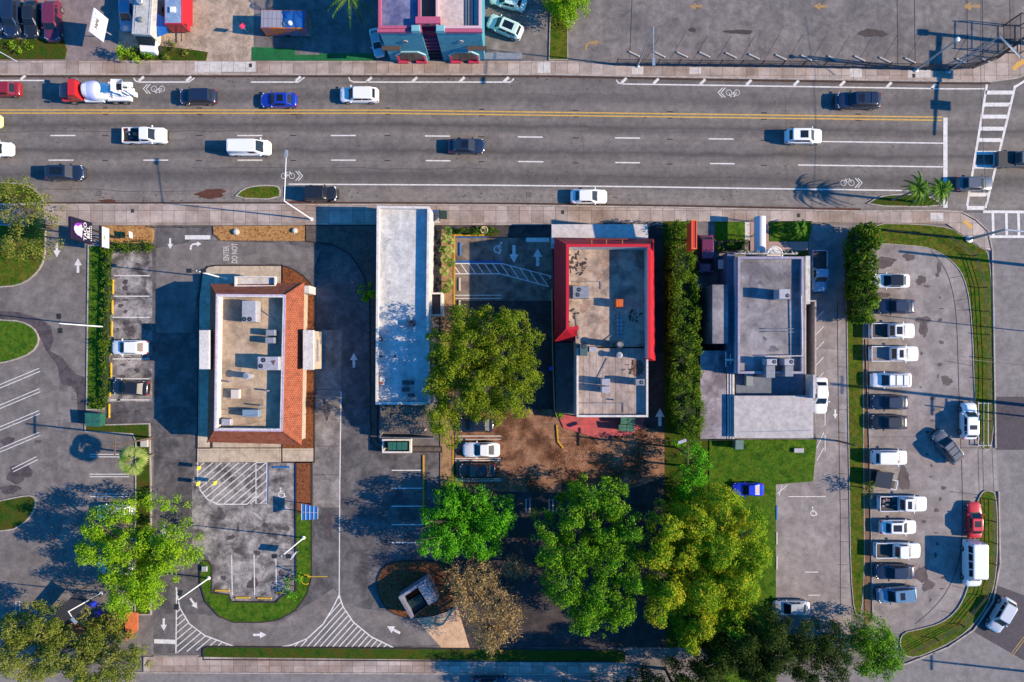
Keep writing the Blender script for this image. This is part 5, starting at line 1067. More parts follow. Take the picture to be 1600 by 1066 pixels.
# ======== dumpster enclosures
def dumpster(px,py,wm,dm,rot,label,col,z0=.14,lids=2,hh=1.4):
    x,y=P(px,py,hh); t=empty('dumpster',(x,y,z0),label,'dumpster','waste containers',R(rot))
    m_=mat('%s dumpster paint'%col[0],col[1],.5,var=.3,scale=1)
    MB().loft([[(-wm/2*.9,-dm/2*.9,0),(wm/2*.9,-dm/2*.9,0),(wm/2*.9,dm/2*.9,0),(-wm/2*.9,dm/2*.9,0)],[(-wm/2,-dm/2,hh-.15),(wm/2,-dm/2,hh-.15),(wm/2,dm/2,hh-.15),(-wm/2,dm/2,hh-.15)]]).build('body',m_,t,world=False)
    for i in range(lids): MB().loft([[(-wm/2+i*wm/lids+.03,-dm/2,hh-.13),(-wm/2+(i+1)*wm/lids-.03,-dm/2,hh-.13),(-wm/2+(i+1)*wm/lids-.03,dm/2,hh+.02),(-wm/2+i*wm/lids+.03,dm/2,hh+.02)],[(-wm/2+i*wm/lids+.03,-dm/2,hh-.07),(-wm/2+(i+1)*wm/lids-.03,-dm/2,hh-.07),(-wm/2+(i+1)*wm/lids-.03,dm/2,hh+.08),(-wm/2+i*wm/lids+.03,dm/2,hh+.08)]]).build('lid',m_,t,world=False)
    return t
dumpster(145,656,1.9,1.7,-3,'green waste container at the south end of the low hedge',('green',A(52,116,98)))
dumpster(613,697,1.1,1.0,0,'left green bin inside the white framed pen south of the shingled canopy',('green',A(52,116,98)))
dumpster(628,697,1.3,1.0,0,'right green bin inside the white framed pen south of the shingled canopy',('green',A(52,116,98)))
single('bin_pen',MB().wall(PP([(601,686),(643,686),(643,705),(601,705)]),.22,.14,1.1,True),m_wht,'white framed pen around two green bins','enclosure')
dumpster(981,658,1.9,.9,-4,'upper grey green container on the red patio',('grey green',A(84,134,108))); dumpster(979,669,2.1,.8,-4,'lower grey green container on the red patio',('grey green',A(84,134,108)))
dumpster(1155,695,1.1,1.2,0,'grey metal cabinet on the grass against the pale flat roof',('grey',A(110,140,140)),lids=1)
# slanted walled enclosure at the bottom
hp=2.4
cs_=[(625,934),(666,907),(682,939),(644,966)]; q=[P(x,y,hp) for x,y in cs_]
t=empty('refuse_enclosure',(*P(655,938,hp),0.02),'slanted walled enclosure holding a dark container beside the bare tree','enclosure')
MB().wall([q[3],q[0],q[1],q[2]],.34,0,hp).build('wall',mat('lilac grey wall',A(150,150,166),.8,var=.4,scale=1),t)
MB().wall([q[3],q[2]],.1,0,1.9).build('gate',m_trim,t)
dumpster(652,944,2.0,1.9,32,'dark green container inside the slanted enclosure',('dark green',A(26,56,58)),z0=.03,hh=1.3)
single('roof_sheet',MB().obox(P(667,928,2.45),.55,1.35,2.42,2.5,R(32)),m_galvb,'grey sheet covering the right side of the slanted enclosure','panel')

# stains, patches and conduits on the flat roofs
def roof_marks(bl,prefix,h,x0,y0,x1,y1,seed,col,n=16,pipes=()):
    """irregular darker patches inside the photo rectangle of a roof"""
    rd=random.Random(seed); b=[o for o in C.objects if o.get('label','').startswith(bl)][0]; mb=MB()
    for i in range(n):
        cx=rd.uniform(x0+6,x1-6); cy=rd.uniform(y0+8,y1-8); rx=min(rd.uniform(2,9),(x1-cx)*.75,(cx-x0)*.75); ry=min(rd.uniform(2,12),(y1-cy)*.7,(cy-y0)*.7)
        MB().sheet(PP(blob(cx,cy,rx,ry,seed*50+i,14,.45),h),h+.006+.0006*i).build('roof_stain',mat(prefix+' roof stain',col,.85,var=.7,scale=.9,var2=(col[0]*.6,col[1]*.6,col[2]*.6,1),fine=.1),b)
    if pipes:
        m_=MB()
        for pp in pipes: m_.path([PZ(a,c,h+.12) for a,c in pp],.045,5)
        m_.build('roof_conduit',m_galvb,b)
roof_marks('flat roofed restaurant','beige',4.35,352,468,430,664,3,A(188,166,142),8,pipes=[[(400,478),(430,500)],[(346,600),(346,640),(372,640)]])
roof_marks('red walled','stained',4.2,892,392,955,535,4,A(188,158,138),8,pipes=[[(895,440),(940,440),(940,452)],[(900,490),(905,530)],[(930,545),(960,520)]])
roof_marks('red walled','rusty',4.23,985,558,1008,590,5,A(140,104,86),9)
roof_marks('red walled','pale rear',4.23,905,560,1005,645,6,A(186,168,156),6,pipes=[[(905,630),(975,630),(975,645)],[(950,560),(935,590)]])
roof_marks('grey flat roofed','grey',5.0,1160,415,1240,560,7,A(126,122,136),7)
roof_marks('long narrow building','white',4.1,594,340,640,470,8,A(206,208,212),5)

# windows and doors on the outer walls
def openings(bl,a,b,n,z0,z1,wd,doors=()):
    """n panes with frames spaced along the wall line a-b (world points); the outward side is to the right of a-b"""
    bo=[o for o in C.objects if o.get('label','').startswith(bl)][0]; d=Vector((b[0]-a[0],b[1]-a[1])); L_=d.length; d.normalize(); nx,ny=d.y,-d.x; an=math.atan2(d.y,d.x)
    for i in range(n):
        c=(a[0]+d.x*L_*(i+.5)/n+nx*.05,a[1]+d.y*L_*(i+.5)/n+ny*.05); zz0=.15 if i in doors else z0; w_=.55 if i in doors else wd/2
        f=MB().obox(c,w_+.08,.06,zz0-.08,z1+.08,an).build('door' if i in doors else 'window',m_wht if i not in doors else m_door,bo)
        MB().obox((c[0]+nx*.07,c[1]+ny*.07),w_,.015,zz0,z1,an).build('pane',m_dgl,f)
wl_=inset([P(329,444,3.2),P(475,442,3.2),P(471,695,3.2),P(324,691,3.2)][::-1],.45); xs=[p[0] for p in wl_]; ys=[p[1] for p in wl_]
openings('flat roofed restaurant',(min(xs)+.3,min(ys)-.0),(max(xs)-.3,min(ys)-.0),5,1.0,2.4,1.4,(2,))
openings('flat roofed restaurant',(max(xs)-.3,max(ys)),(min(xs)+.3,max(ys)),5,.9,2.4,1.6,(1,))
p_=P(587,632,4.9); q_=P(672,632,4.9); openings('long narrow building',(p_[0]+.3,p_[1]),(q_[0]-.3,q_[1]),3,1.2,2.1,1.2,(1,))
p_=P(589,322,4.9); q_=P(671,323,4.9); openings('long narrow building',(q_[0]-.3,p_[1]),(p_[0]+.3,p_[1]),3,.6,2.7,1.7,(1,))
openings('red walled',(bx0+.4,by1),(bx1-.4,by1),4,1.2,2.3,1.0,(2,))
p_=P(1148,684,3.9); q_=P(1270,684,3.9); openings('grey flat roofed',(p_[0]+.4,p_[1]+.04),(q_[0]-.4,p_[1]+.04),4,1.1,2.3,1.2,(0,))
p_=P(1256,401,5.5); openings('grey flat roofed',(p_[0],p_[1]),(P(1153,401,5.5)[0],p_[1]),4,.6,2.7,1.5,(1,))
# ---------------------------------------------------------------- vegetation
m_bark=mat('bark',A(110,92,76),.95,var=.4,scale=2,fine=.2); m_barkg=mat('grey bark',A(150,136,118),.95,var=.3,scale=2,fine=.2)
def leafmat(n,cs,scale=.35,tr=.38,g=1.9):
    cs=[(min(.5,c[0]*g),min(.5,c[1]*g),c[2]*g*.8,1) for c in cs]
    return mat(n,cs[0],.75,cols=cs,island=True,scale=scale,spec=.12,trans=tr)
LM={'olive':leafmat('olive foliage',[A(54,74,14),A(84,106,20),A(104,128,26),A(136,138,34),A(92,116,24)]),
'bright':leafmat('bright green foliage',[A(36,100,14),A(66,136,22),A(104,170,32),A(84,150,28),A(50,112,18)]),
'green':leafmat('green foliage',[A(30,80,12),A(58,112,18),A(92,144,26),A(128,160,34),A(48,96,16)]),
'yellow':leafmat('yellowing foliage',[A(60,104,16),A(92,136,24),A(124,154,30),A(150,158,34),A(196,164,44)],scale=.22),
'dark':leafmat('dark green foliage',[A(20,46,14),A(34,64,16),A(56,84,26),A(84,98,40),A(40,60,22)],g=1.25),
'lime':leafmat('lime foliage',[A(70,120,16),A(110,152,24),A(150,176,34),A(92,136,22),A(128,160,30)]),
'dusty':leafmat('dusty olive foliage',[A(66,80,34),A(96,106,44),A(124,128,60),A(84,110,30),A(140,134,76)]),
'hedge':leafmat('hedge foliage',[A(34,66,12),A(56,92,16),A(86,116,26),A(108,116,34),A(58,94,20)],scale=.3),
'hedgey':leafmat('sunlit hedge foliage',[A(84,110,20),A(116,140,28),A(140,150,40),A(100,126,26)],scale=.8),
'bare':leafmat('dry twigs',[A(110,88,58),A(150,124,88),A(182,156,116),A(134,106,70),A(96,92,50)],tr=.05),
'palm':leafmat('palm leaf',[A(40,84,20),A(70,112,30),A(110,140,50)],scale=.8),
'palml':leafmat('light palm leaf',[A(96,130,50),A(140,160,84),A(180,186,120)],scale=.8)}
def leaves_mesh(name,cent,nor,size,asp,m,rng):
    """one four sided leaf per centre, turned to its normal; numpy arrays"""
    n=len(cent); a=rng.normal(size=(n,3)); nor=nor/np.linalg.norm(nor,axis=1)[:,None]
    u=np.cross(nor,a); u/=np.linalg.norm(u,axis=1)[:,None]; v=np.cross(nor,u)
    L_=(size*rng.uniform(.7,1.3,n))[:,None]; W_=L_*asp
    p0=cent-u*L_*.5; p2=cent+u*L_*.5; p1=cent+v*W_*.5-u*L_*.06+nor*L_*.07; p3=cent-v*W_*.5-u*L_*.06+nor*L_*.07
    V_=np.stack([p0,p1,p2,p3],1).reshape(-1,3).astype(np.float32)
    me=bpy.data.meshes.new(name); me.vertices.add(n*4); me.vertices.foreach_set('co',V_.ravel()); me.loops.add(n*4); me.loops.foreach_set('vertex_index',np.arange(n*4,dtype=np.int32))
    me.polygons.add(n); me.polygons.foreach_set('loop_start',np.arange(0,n*4,4,dtype=np.int32)); me.materials.append(m); me.update(); me.validate(); return me
def clump_leaves(cs,rs,per,rng,top=.25):
    """leaves on the shells of many small clumps: returns centres and normals"""
    C_=[];N_=[]
    for c,r in zip(cs,rs):
        n=max(6,int(per*r*r)); d=rng.normal(size=(n,3)); d[:,2]+=top; d/=np.linalg.norm(d,axis=1)[:,None]
        C_.append(c+d*(r*rng.uniform(.55,1.08,n))[:,None]); N_.append(d+rng.normal(size=(n,3))*.5+np.array((.25,0,.25)))
    return np.concatenate(C_),np.concatenate(N_)
def link_leaves(me,t,name='crown'):
    o=bpy.data.objects.new(name,me); C.objects.link(o); o.parent=t; return o
def tree(name,label,lobes,h,leaf,seed,size=.23,dens=1.35,per=190,flat=.42,trunk=.22,group=None,cat='tree',asp=.55,rc=(.4,.95),bark=None,base=None,z0=.0):
    rng=np.random.default_rng(seed); hc=h*.82
    bx=sum(l[0]*l[2] for l in lobes)/sum(l[2] for l in lobes); by=sum(l[1]*l[2] for l in lobes)/sum(l[2] for l in lobes)
    gx,gy=P(bx,by,hc) if base is None else P(*base)
    t=empty(name,(gx,gy,z0),label,cat,group); cs=[];rs=[]; LC=[]
    for l in lobes:
        x,y=P(l[0],l[1],hc); r=l[2]/S*(1-hc/H); ht=h+rng.uniform(-.9,.5)*min(1,h/7)+(l[3] if len(l)>3 else 0)
        LC.append((x-gx,y-gy,ht-r*.5)); n=max(3,int(math.pi*r*r*1.15*dens))
        for i in range(n):
            d=math.sqrt(rng.uniform(0,1)); a=rng.uniform(0,6.283); low=rng.uniform()<.3
            rr=rng.uniform(*rc)*min(1,.35+r*.3); d2=d*(1-rr*.55/max(r,.3))
            z=ht-rr-(ht*flat)*(d**2.2)*(1 if not low else 1.5)-(rng.uniform(.5,1.6) if low else 0)+rng.normal()*.22*min(1,r/2)
            cs.append((x-gx+r*d2*math.cos(a),y-gy+r*d2*math.sin(a),max(.25,z))); rs.append(rr)
    c_,n_=clump_leaves(np.array(cs),rs,per*dens**.3,rng)
    c_[:,2]=np.maximum(c_[:,2],.06)
    link_leaves(leaves_mesh('crown',c_,n_,size,asp,LM[leaf],rng),t)
    tb=MB(); fork=(0,0,h*.38); tb.tube((0,0,-.02),(0,0,.3),trunk*1.35,trunk,10).tube((0,0,.3),fork,trunk,trunk*.75,10)
    tb.build('trunk',bark or m_bark,t,world=False)
    lm=MB()
    for c in LC[:8]:
        mid=(c[0]*.5,c[1]*.5,h*.38+(c[2]-h*.38)*.55); lm.tube(fork,mid,trunk*.6,trunk*.35,7).tube(mid,c,trunk*.35,trunk*.12,6)
        for k in range(3):
            e=(c[0]+rng.uniform(-1.2,1.2),c[1]+rng.uniform(-1.2,1.2),c[2]+rng.uniform(0,.8)); lm.tube(mid,e,trunk*.2,.02,5)
    lm.build('limb',bark or m_bark,t,world=False); return t
tree('broadleaf_tree','large olive green tree overhanging the long white roof and the car park',[(765,515,45),(800,510,34),(735,545,48),(780,560,50),(815,585,38),(750,600,48),(800,625,38),(705,575,40),(715,625,42),(695,540,26),(690,660,28),(830,530,22,-1),(720,500,28),(700,690,17,-1.5),(760,640,34),(682,600,26,-.5),(682,560,24),(676,525,16,-.5),(678,645,22,-.5),(668,610,14,-1)],10.6,'olive',11)
tree('broadleaf_tree','bright green tree between the bare tree and the white sports car',[(700,795,36),(745,785,24),(700,845,44),(735,820,44),(775,815,34),(750,850,38),(672,855,24),(668,815,20,-.6),(790,795,17,-.8)],7.2,'bright',12,trunk=.2)
tree('broadleaf_tree','big fresh green tree in the bottom middle, left of the yellowing one',[(925,775,36),(960,790,34),(895,810,32),(945,830,45),(985,830,30),(865,860,38),(905,870,44),(960,885,44),(885,920,40),(935,935,44),(975,960,32),(915,970,36),(850,820,20,-1),(990,910,24,-.5),(950,985,20)],9.2,'green',13)
tree('broadleaf_tree','yellowing green tree right of the big fresh green tree',[(1050,820,36),(1095,815,38),(1140,800,36),(1175,820,32),(1030,870,34),(1075,870,44),(1130,860,46),(1180,880,36),(1050,925,40),(1105,930,46),(1160,930,42),(1100,980,40),(1085,1012,24),(1150,980,30),(1015,925,20,-1),(1195,850,20,-1),(1035,965,24),(1090,850,30),(1150,900,34)],9.2,'yellow',14,dens=1.7)
tree('broadleaf_tree','dense dark green round tree at the corner below the tall red hedge row',[(1085,712,24),(1090,745,26),(1078,770,22),(1100,725,18),(1068,740,18)],6.4,'bright',15,trunk=.16)
tree('broadleaf_tree','shaded shrubby tree below the dense dark green round tree',[(1075,792,26),(1100,785,20),(1060,800,20)],4.6,'green',115,trunk=.12)
tree('broadleaf_tree','dark olive tree at the bottom edge left of the white parked car lane',[(1165,1000,38),(1205,990,38),(1180,1040,42),(1135,1040,34),(1220,1030,36),(1110,1050,26),(1195,1060,34)],10.0,'dark',16,dens=1.7)
tree('broadleaf_tree','very dark tree at the bottom edge below the yellowing green tree',[(1050,1075,40),(1090,1090,44),(1030,1110,40),(1010,1085,26),(1120,1110,40),(1070,1125,40)],11.0,'dark',116,dens=1.5)
tree('broadleaf_tree','tall dark tree behind the bottom edge shading the lower sidewalk',[(960,1120,40),(920,1130,36),(990,1140,40),(900,1105,22)],11.0,'dark',117,dens=1.3)
tree('broadleaf_tree','dusty dark tree at the bottom edge next to the round green tree',[(1255,1000,34),(1290,1020,36),(1265,1045,36),(1310,1050,30),(1320,1005,22,-1)],8.2,'dark',17,dens=1.6)
tree('broadleaf_tree','round mid green tree at the bottom edge below the right lot',[(1375,1005,34),(1395,1030,32),(1360,1035,32),(1385,1050,26),(1350,1005,18,-.5)],7.0,'green',18)
tree('broadleaf_tree','lime green tree reaching over the lane at the lower left',[(145,825,32),(180,805,26),(140,865,36),(185,860,34),(225,850,26),(265,855,32),(285,872,20),(250,880,30),(175,905,38),(215,915,36),(245,905,24),(185,945,30),(225,940,22),(225,790,20,-1),(250,795,16,-1)],7.6,'lime',19)
tree('broadleaf_tree','dense olive tree filling the lower left corner',[(20,990,42),(62,985,32),(25,1035,46),(80,1030,44),(128,1025,30),(125,1055,38),(175,1052,32),(198,1046,18,-1)],8.4,'dusty',20,dens=1.5)
tree('broadleaf_tree','thin brownish tree over the sidewalk at the left edge',[(15,300,30),(45,315,22),(20,335,38),(50,345,22),(15,375,34),(40,375,22,-.8)],7.4,'dusty',21,dens=1.2,per=95)
tree('broadleaf_tree','yellow green tree cut by the top edge beside the upper car park',[(885,5,24),(905,2,22),(875,-15,28),(895,-30,30)],5.0,'lime',22,trunk=.14)
tree('small_tree','small round bush with yellow green leaves beside the white food truck',[(190,73,15),(203,80,12),(185,80,9)],2.6,'lime',23,trunk=.08,cat='bush')
tree('shrub','leafy weeds under the nose of the white food truck',[(224,80,9),(230,86,8),(216,72,8)],1.5,'green',24,trunk=.05,cat='bush')
tree('shrub','straggly weeds between the red trailer and the sidewalk',[(262,60,10),(270,70,8),(290,78,9),(255,86,8)],1.0,'dusty',25,trunk=.04,cat='bush',dens=.5)
tree('shrub','green shrub at the left end of the verge in the upper left corner',[(12,70,10),(40,68,9),(25,75,9)],1.2,'lime',26,trunk=.04,cat='bush',dens=.8)
tree('small_tree','little round tree standing among the white pickups of the right row',[(1360,762,11),(1361,773,10)],3.0,'hedge',27,trunk=.07)
tree('small_tree','light green sapling at the edge of the shaded drive lane',[(569,446,9),(562,455,8),(577,458,8),(571,464,6)],3.0,'lime',28,trunk=.05,size=.42)
tree('bush','small round lime bush beside the maroon suv',[(1097,423,8)],1.8,'lime',29,trunk=.05,cat='bush')
tree('bush','tiny bush at the left tip of the red patio',[(874,650,6)],1.0,'bright',30,trunk=.04,cat='bush')
tree('bush','small clipped dark shrub above the green waste container',[(147,630,8),(152,624,6)],1.1,'hedge',31,trunk=.04,cat='bush')
tree('shrub','light feathery plants at the tip of the lower grass island',[(450,915,11),(458,932,10),(465,905,8),(446,930,8)],1.6,'bright',32,trunk=.04,cat='bush',dens=.8)
tree('shrub','brown green undergrowth between the two orange cloths',[(150,985,26),(175,975,22),(165,1000,20),(190,1000,14)],2.6,'dusty',33,trunk=.06,cat='bush')
# bare tree: long thin twigs
def bare_tree(label,lobes,h,seed):
    rng=np.random.default_rng(seed); hc=h*.8; bx=sum(l[0]*l[2] for l in lobes)/sum(l[2] for l in lobes); by=sum(l[1]*l[2] for l in lobes)/sum(l[2] for l in lobes)
    gx,gy=P(bx,by,hc); t=empty('bare_tree',(gx,gy,0),label,'tree'); lm=MB(); cen=[];nor=[]
    for l in lobes:
        x,y=P(l[0],l[1],hc); r=l[2]/S*(1-hc/H); c=np.array((x-gx,y-gy,h*.55)); lm.tube((0,0,h*.25),tuple(c),.12,.06,6)
        for i in range(int(r*r*9)):
            d=rng.normal(size=3); d[2]=abs(d[2])+.25; d/=np.linalg.norm(d); e=c+d*np.array((r,r,h*.45))*rng.uniform(.75,1.05)
            m_=c+(e-c)*.5+rng.normal(size=3)*.15; lm.tube(tuple(c),tuple(m_),.03,.02,3,False); lm.tube(tuple(m_),tuple(e),.02,.008,3,False)
            k=24; s=rng.uniform(.45,1.05,k)[:,None]; p=c+(e-c)*s+rng.normal(size=(k,3))*.22; cen.append(p); nor.append(rng.normal(size=(k,3))+np.array((0,0,.8)))
    o=link_leaves(leaves_mesh('twigs',np.concatenate(cen),np.concatenate(nor),.34,.16,LM['bare'],rng),t,'twigs')
    lm.build('branches',m_barkg,t,world=False); MB().tube((0,0,-.02),(0,0,h*.3),.2,.14,9).build('trunk',m_barkg,t,world=False); return t
bare_tree('nearly leafless brown tree beside the slanted walled enclosure',[(720,905,34),(755,905,32),(735,940,38),(780,945,36),(760,985,38),(790,985,28),(800,960,22),(770,1012,20)],6.6,41)
bare_tree('small leafless brown tree between the bright green tree and the big green tree',[(800,888,22),(815,895,14)],4.6,42)
# hedges: leafy boxes along an outline
def hedge(name,label,poly,h,leaf,seed,group=None,round_=.25,size=.2,per=170,core=True,z0=.05,wave=.1):
    rng=np.random.default_rng(seed); pts=PP(poly,h*.9)
    xs=[p[0] for p in pts]; ys=[p[1] for p in pts]; gx,gy=sum(xs)/len(xs),sum(ys)/len(ys)
    t=empty(name,(gx,gy,z0),label,'hedge',group)
    def inside(x,y):
        c=False; n=len(pts)
        for i in range(n):
            a=pts[i]; b=pts[(i+1)%n]
            if (a[1]>y)!=(b[1]>y) and x<(b[0]-a[0])*(y-a[1])/(b[1]-a[1])+a[0]: c=not c
        return c
    A_=abs(area2(pts))/2; cs=[];rs=[]; rr0=.32 if h<2 else .55
    n=int(A_*(5.5 if h<2 else 3.0))
    while len(cs)<n:
        x,y=rng.uniform(min(xs),max(xs)),rng.uniform(min(ys),max(ys))
        if inside(x,y):
            r=rr0*rng.uniform(.7,1.3); top=h-r+rng.normal()*wave; z=top if rng.uniform()<.85 else rng.uniform(.3,1)*top
            cs.append((x-gx,y-gy,z)); rs.append(r)
    # sides
    m=len(pts)
    for i in range(m):
        a=Vector(pts[i]); b=Vector(pts[(i+1)%m]); L_=(b-a).length
        for k in range(int(L_*h*1.3)):
            q=a+(b-a)*rng.uniform(); r=rr0*rng.uniform(.6,1.0); cs.append((q.x-gx,q.y-gy,rng.uniform(.15,.92)*h)); rs.append(r)
    c_,n_=clump_leaves(np.array(cs),rs,per,rng); c_[:,2]=np.maximum(c_[:,2],.03)
    link_leaves(leaves_mesh('foliage',c_,n_,size,.55,LM[leaf],rng),t,'foliage')
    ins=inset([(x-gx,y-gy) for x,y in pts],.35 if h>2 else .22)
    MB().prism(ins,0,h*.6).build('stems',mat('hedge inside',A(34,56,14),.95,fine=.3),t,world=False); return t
hedge('hedge','long low clipped hedge on the grass strip left of the restaurant stalls',[(159,386),(170,386),(169,440),(167,520),(163,640),(154,640),(154,560),(157,470)],1.2,'hedge',51)
hedge('hedge','short clipped hedge along the south side of the upper mulch bed',[(160,377),(236,377),(238,384),(232,392),(176,393),(160,393)],1.2,'hedge',52)
hedge('hedge','tall leafy hedge between the narrow lane and the right car park',[(1345,352),(1368,352),(1372,380),(1368,430),(1371,480),(1366,500),(1345,500),(1340,430)],4.6,'hedge',53,size=.32,wave=.4)
hedge('tall_hedge','very long tall hedge separating the red building from the grey building',[(1060,345),(1078,345),(1075,372),(1086,400),(1086,440),(1091,480),(1089,520),(1094,560),(1091,600),(1097,640),(1099,665),(1090,684),(1068,680),(1058,650),(1052,600),(1055,560),(1050,520),(1053,470),(1050,430),(1055,400),(1050,375)],4.8,'hedge',54,size=.24,wave=.5)
hedge('hedge','low dark box hedge beside the barrel canopy',[(1121,374),(1168,374),(1168,392),(1121,392)],1.5,'hedge',55)
hedge('hedge','low planting behind the short yellow kerb at the sidewalk',[(716,357),(770,356),(778,360),(774,366),(716,366)],.8,'hedge',56)
# palms
def frond(mb,o,ang,length,rise,droop,n=9,wid=.42,thin=.05):
    o=Vector(o); prev=o; ca,sa=math.cos(ang),math.sin(ang)
    for i in range(n):
        f=(i+1)/n; p=o+Vector((ca*length*f,sa*length*f,rise*math.sin(f*1.9)-droop*f*f)); mb.tube(prev,p,.03*(1-f)+.008,.03*(1-f)+.005,3,False)
        for s in (-1,1):
            w_=wid*math.sin(min(1,f*1.15+.12)*math.pi*.86)+.08; a=ang+s*1.0; e=p+Vector((math.cos(a)*w_,math.sin(a)*w_,-.12-.1*f)); d=Vector((ca,sa,0))*thin
            mb.face([tuple(p-d),tuple(p+d*1.6),tuple(e)])
            p2=(p+prev)/2; e2=p2+Vector((math.cos(a)*w_,math.sin(a)*w_,-.12)); mb.face([tuple(p2-d),tuple(p2+d*1.6),tuple(e2)])
        prev=p
def palm(label,px,py,h,L_,n,seed,leaf='palm',group=None,fan=False,name='palm_tree',tr=.13,cat='palm tree',z0=.1):
    rd=random.Random(seed); x,y=P(px,py,h); t=empty(name,(x,y,z0),label,cat,group)
    mb=MB()
    pts=[(0,0,0)]
    for i in range(1,6): pts.append((math.sin(i*.6)*.04,math.cos(i)*.03,h*.97*i/5))
    for i in range(5): mb.tube(pts[i],pts[i+1],tr*(1.2-i*.08),tr*(1.12-i*.08),9)
    mb.build('trunk',m_barkg,t,world=False)
    for k in range(n):
        a=2*math.pi*k/n+rd.uniform(-.2,.2); fm=MB()
        if fan:
            l=L_*rd.uniform(.55,1.0); z=rd.uniform(-.1,.5); c=Vector((math.cos(a)*l*.4,math.sin(a)*l*.4,h+z)); fm.tube((0,0,h-.1),c,.025,.02,3,False)
            for j in range(11):
                b=a+(j-5)*.23; e=c+Vector((math.cos(b),math.sin(b),-.18))*l*.62; q=Vector((-math.sin(b),math.cos(b),0))*.06*l; m_=c+(e-c)*.6; fm.face([tuple(c),tuple(m_+q),tuple(e),tuple(m_-q)])
        else: frond(fm,(0,0,h-.05),a,L_*rd.uniform(.8,1.1),rd.uniform(.35,.9),rd.uniform(.7,1.7))
        fm.build('frond',LM[leaf],t,world=False)
    return t
palm('left palm of the two palms on the kerbed island near the crosswalk',1435,295,6.0,1.9,15,1,group='palms on the kerbed island')
palm('right palm of the two palms on the kerbed island near the crosswalk',1470,298,6.0,1.7,15,2,group='palms on the kerbed island')
palm('pale fan palm beside the utility pole in the lower left lot',209,719,4.6,2.1,30,3,'palml',fan=True)
palm('palm with large drooping fronds cut by the top edge in the shaded yard',545,-6,6.5,3.6,11,4)
palm('low dark palm on the small lawn by the shaded driveway',1250,358,1.6,1.2,12,5,cat='palm',tr=.08)
for i,(px,py) in enumerate([(700,362),(694,373),(704,376),(692,390),(703,392),(696,405),(705,410),(695,424),(703,440),(697,452)]):
    palm('broad leaved planter plant, %s from the north end of the strip by the yellow kerb'%pos[i],px,py,.9,.75,8,20+i,'palml' if i%3 else 'palm',group='plants in the strip by the yellow kerb',fan=True,name='planter_plant',tr=.04,cat='plant')
rng=np.random.default_rng(77)
# ---------------------------------------------------------------- street lamps and poles
m_polew=mat('white lamp post',(.62,.62,.62,1),.5); m_poleg=mat('galvanised post',(.34,.37,.40,1),.4,metal=.5); m_poled=mat('dark lamp head',(.02,.02,.022,1),.4); m_wood=mat('weathered wood pole',A(120,100,84),.95,fine=.2,var=.3,scale=2)
def lamp(label,base,h,arm=None,head=None,m=None,r=.10,twin=None,name='street_lamp',cat='street lamp',group='lamp posts',z0=.0,luminaire=True):
    x,y=P(*base); t=empty(name,(x,y,z0),label,cat,group); M=m or m_polew
    MB().lathe((0,0,0),[(r*2.4,0),(r*2.4,.08),(r*1.5,.12)],12).build('base_plate',M,t,world=False)
    MB().tube((0,0,0),(0,0,h),r,r*.62,12).build('pole',M,t,world=False)
    if arm:
        a=P(arm[0],arm[1],arm[2]); e=(a[0]-x,a[1]-y,arm[2]); MB().tube((0,0,h-.05),e,r*.62,r*.4,8).build('arm',M,t,world=False)
        if luminaire:
            an=math.atan2(e[1],e[0]); MB().obox((e[0],e[1]),.42,.16,arm[2]-.06,arm[2]+.12,an).build('lamp_head',head or m_poleg,t,world=False)
    if twin is not None:
        for s in (-1,1):
            c=(math.cos(R(twin))*s*.85,math.sin(R(twin))*s*.85); MB().tube((0,0,h-.1),(c[0],c[1],h),.04,n=6).build('arm',m_poled,t,world=False)
            MB().obox(c,.30,.24,h-.08,h+.12,R(twin)).build('lamp_head',m_poled,t,world=False)
    return t
lamp('white street lamp with long bent arm reaching over the road above the black off-roader',(487,343),10.3,(448,241,10.9),z0=.13)
lamp('grey street lamp with a hanging arm on the upper sidewalk left of the black fence',(996,104),10.5,(1021,98,10.6),m=m_poleg,z0=.13)
lamp('short thick grey pole topped by a round lamp on the white sidewalk slabs',(1430,110),8.4,None,m=m_poleg,r=.15,z0=.13)
t_=[o for o in C.objects if o.get('label','').startswith('short thick grey pole')][0]; MB().lathe((0,0,8.3),[(.12,0),(.26,.1),(.24,.3),(.1,.36)],14).build('lamp_globe',PC['white'],t_,world=False)
t_=lamp('tall grey signal pole with two thin arms by the curved upper corner',(1480,112),9.6,(1592,90,6.4),m=m_poleg,r=.13,z0=.13,luminaire=False)
x,y=P(1480,112); e1=P(1573,49,9.6)
MB().tube((0,0,9.6),(P(1598,92,9.4)[0]-x,P(1598,92,9.4)[1]-y,9.4),.06,.05,6).build('arm',m_poleg,t_,world=False)
lamp('thick blue grey signal post at the corner sidewalk by the yellow ramp',(1513,374),6.6,(1640,366,6.5),m=m_poleg,r=.2,z0=.13,group=None,name='signal_post',cat='signal post')
lamp('white twin headed lamp post at the hedge in the left lane',(165,511),8.8,None,twin=95,z0=.1)
lamp('white twin headed lamp post at the north walk of the tiled restaurant',(354,436),8.2,None,twin=0,z0=.13)
lamp('white twin headed lamp post on the grass island beside the small flag sign',(475,840),8.3,None,twin=0,z0=.1)
lamp('white twin headed lamp post at the lower tip of the left grass island',(327,903),8.0,None,twin=75,z0=.1)
lamp('pale lamp post between the two trees at the lower left',(158,927),6.5,(116,970,6.7),group='lamp posts')
lamp('slim pole rising from the corner of the upper left verge',(-8,78),5.0,(26,96,5.0),group=None,name='slim_pole',cat='pole',luminaire=False)
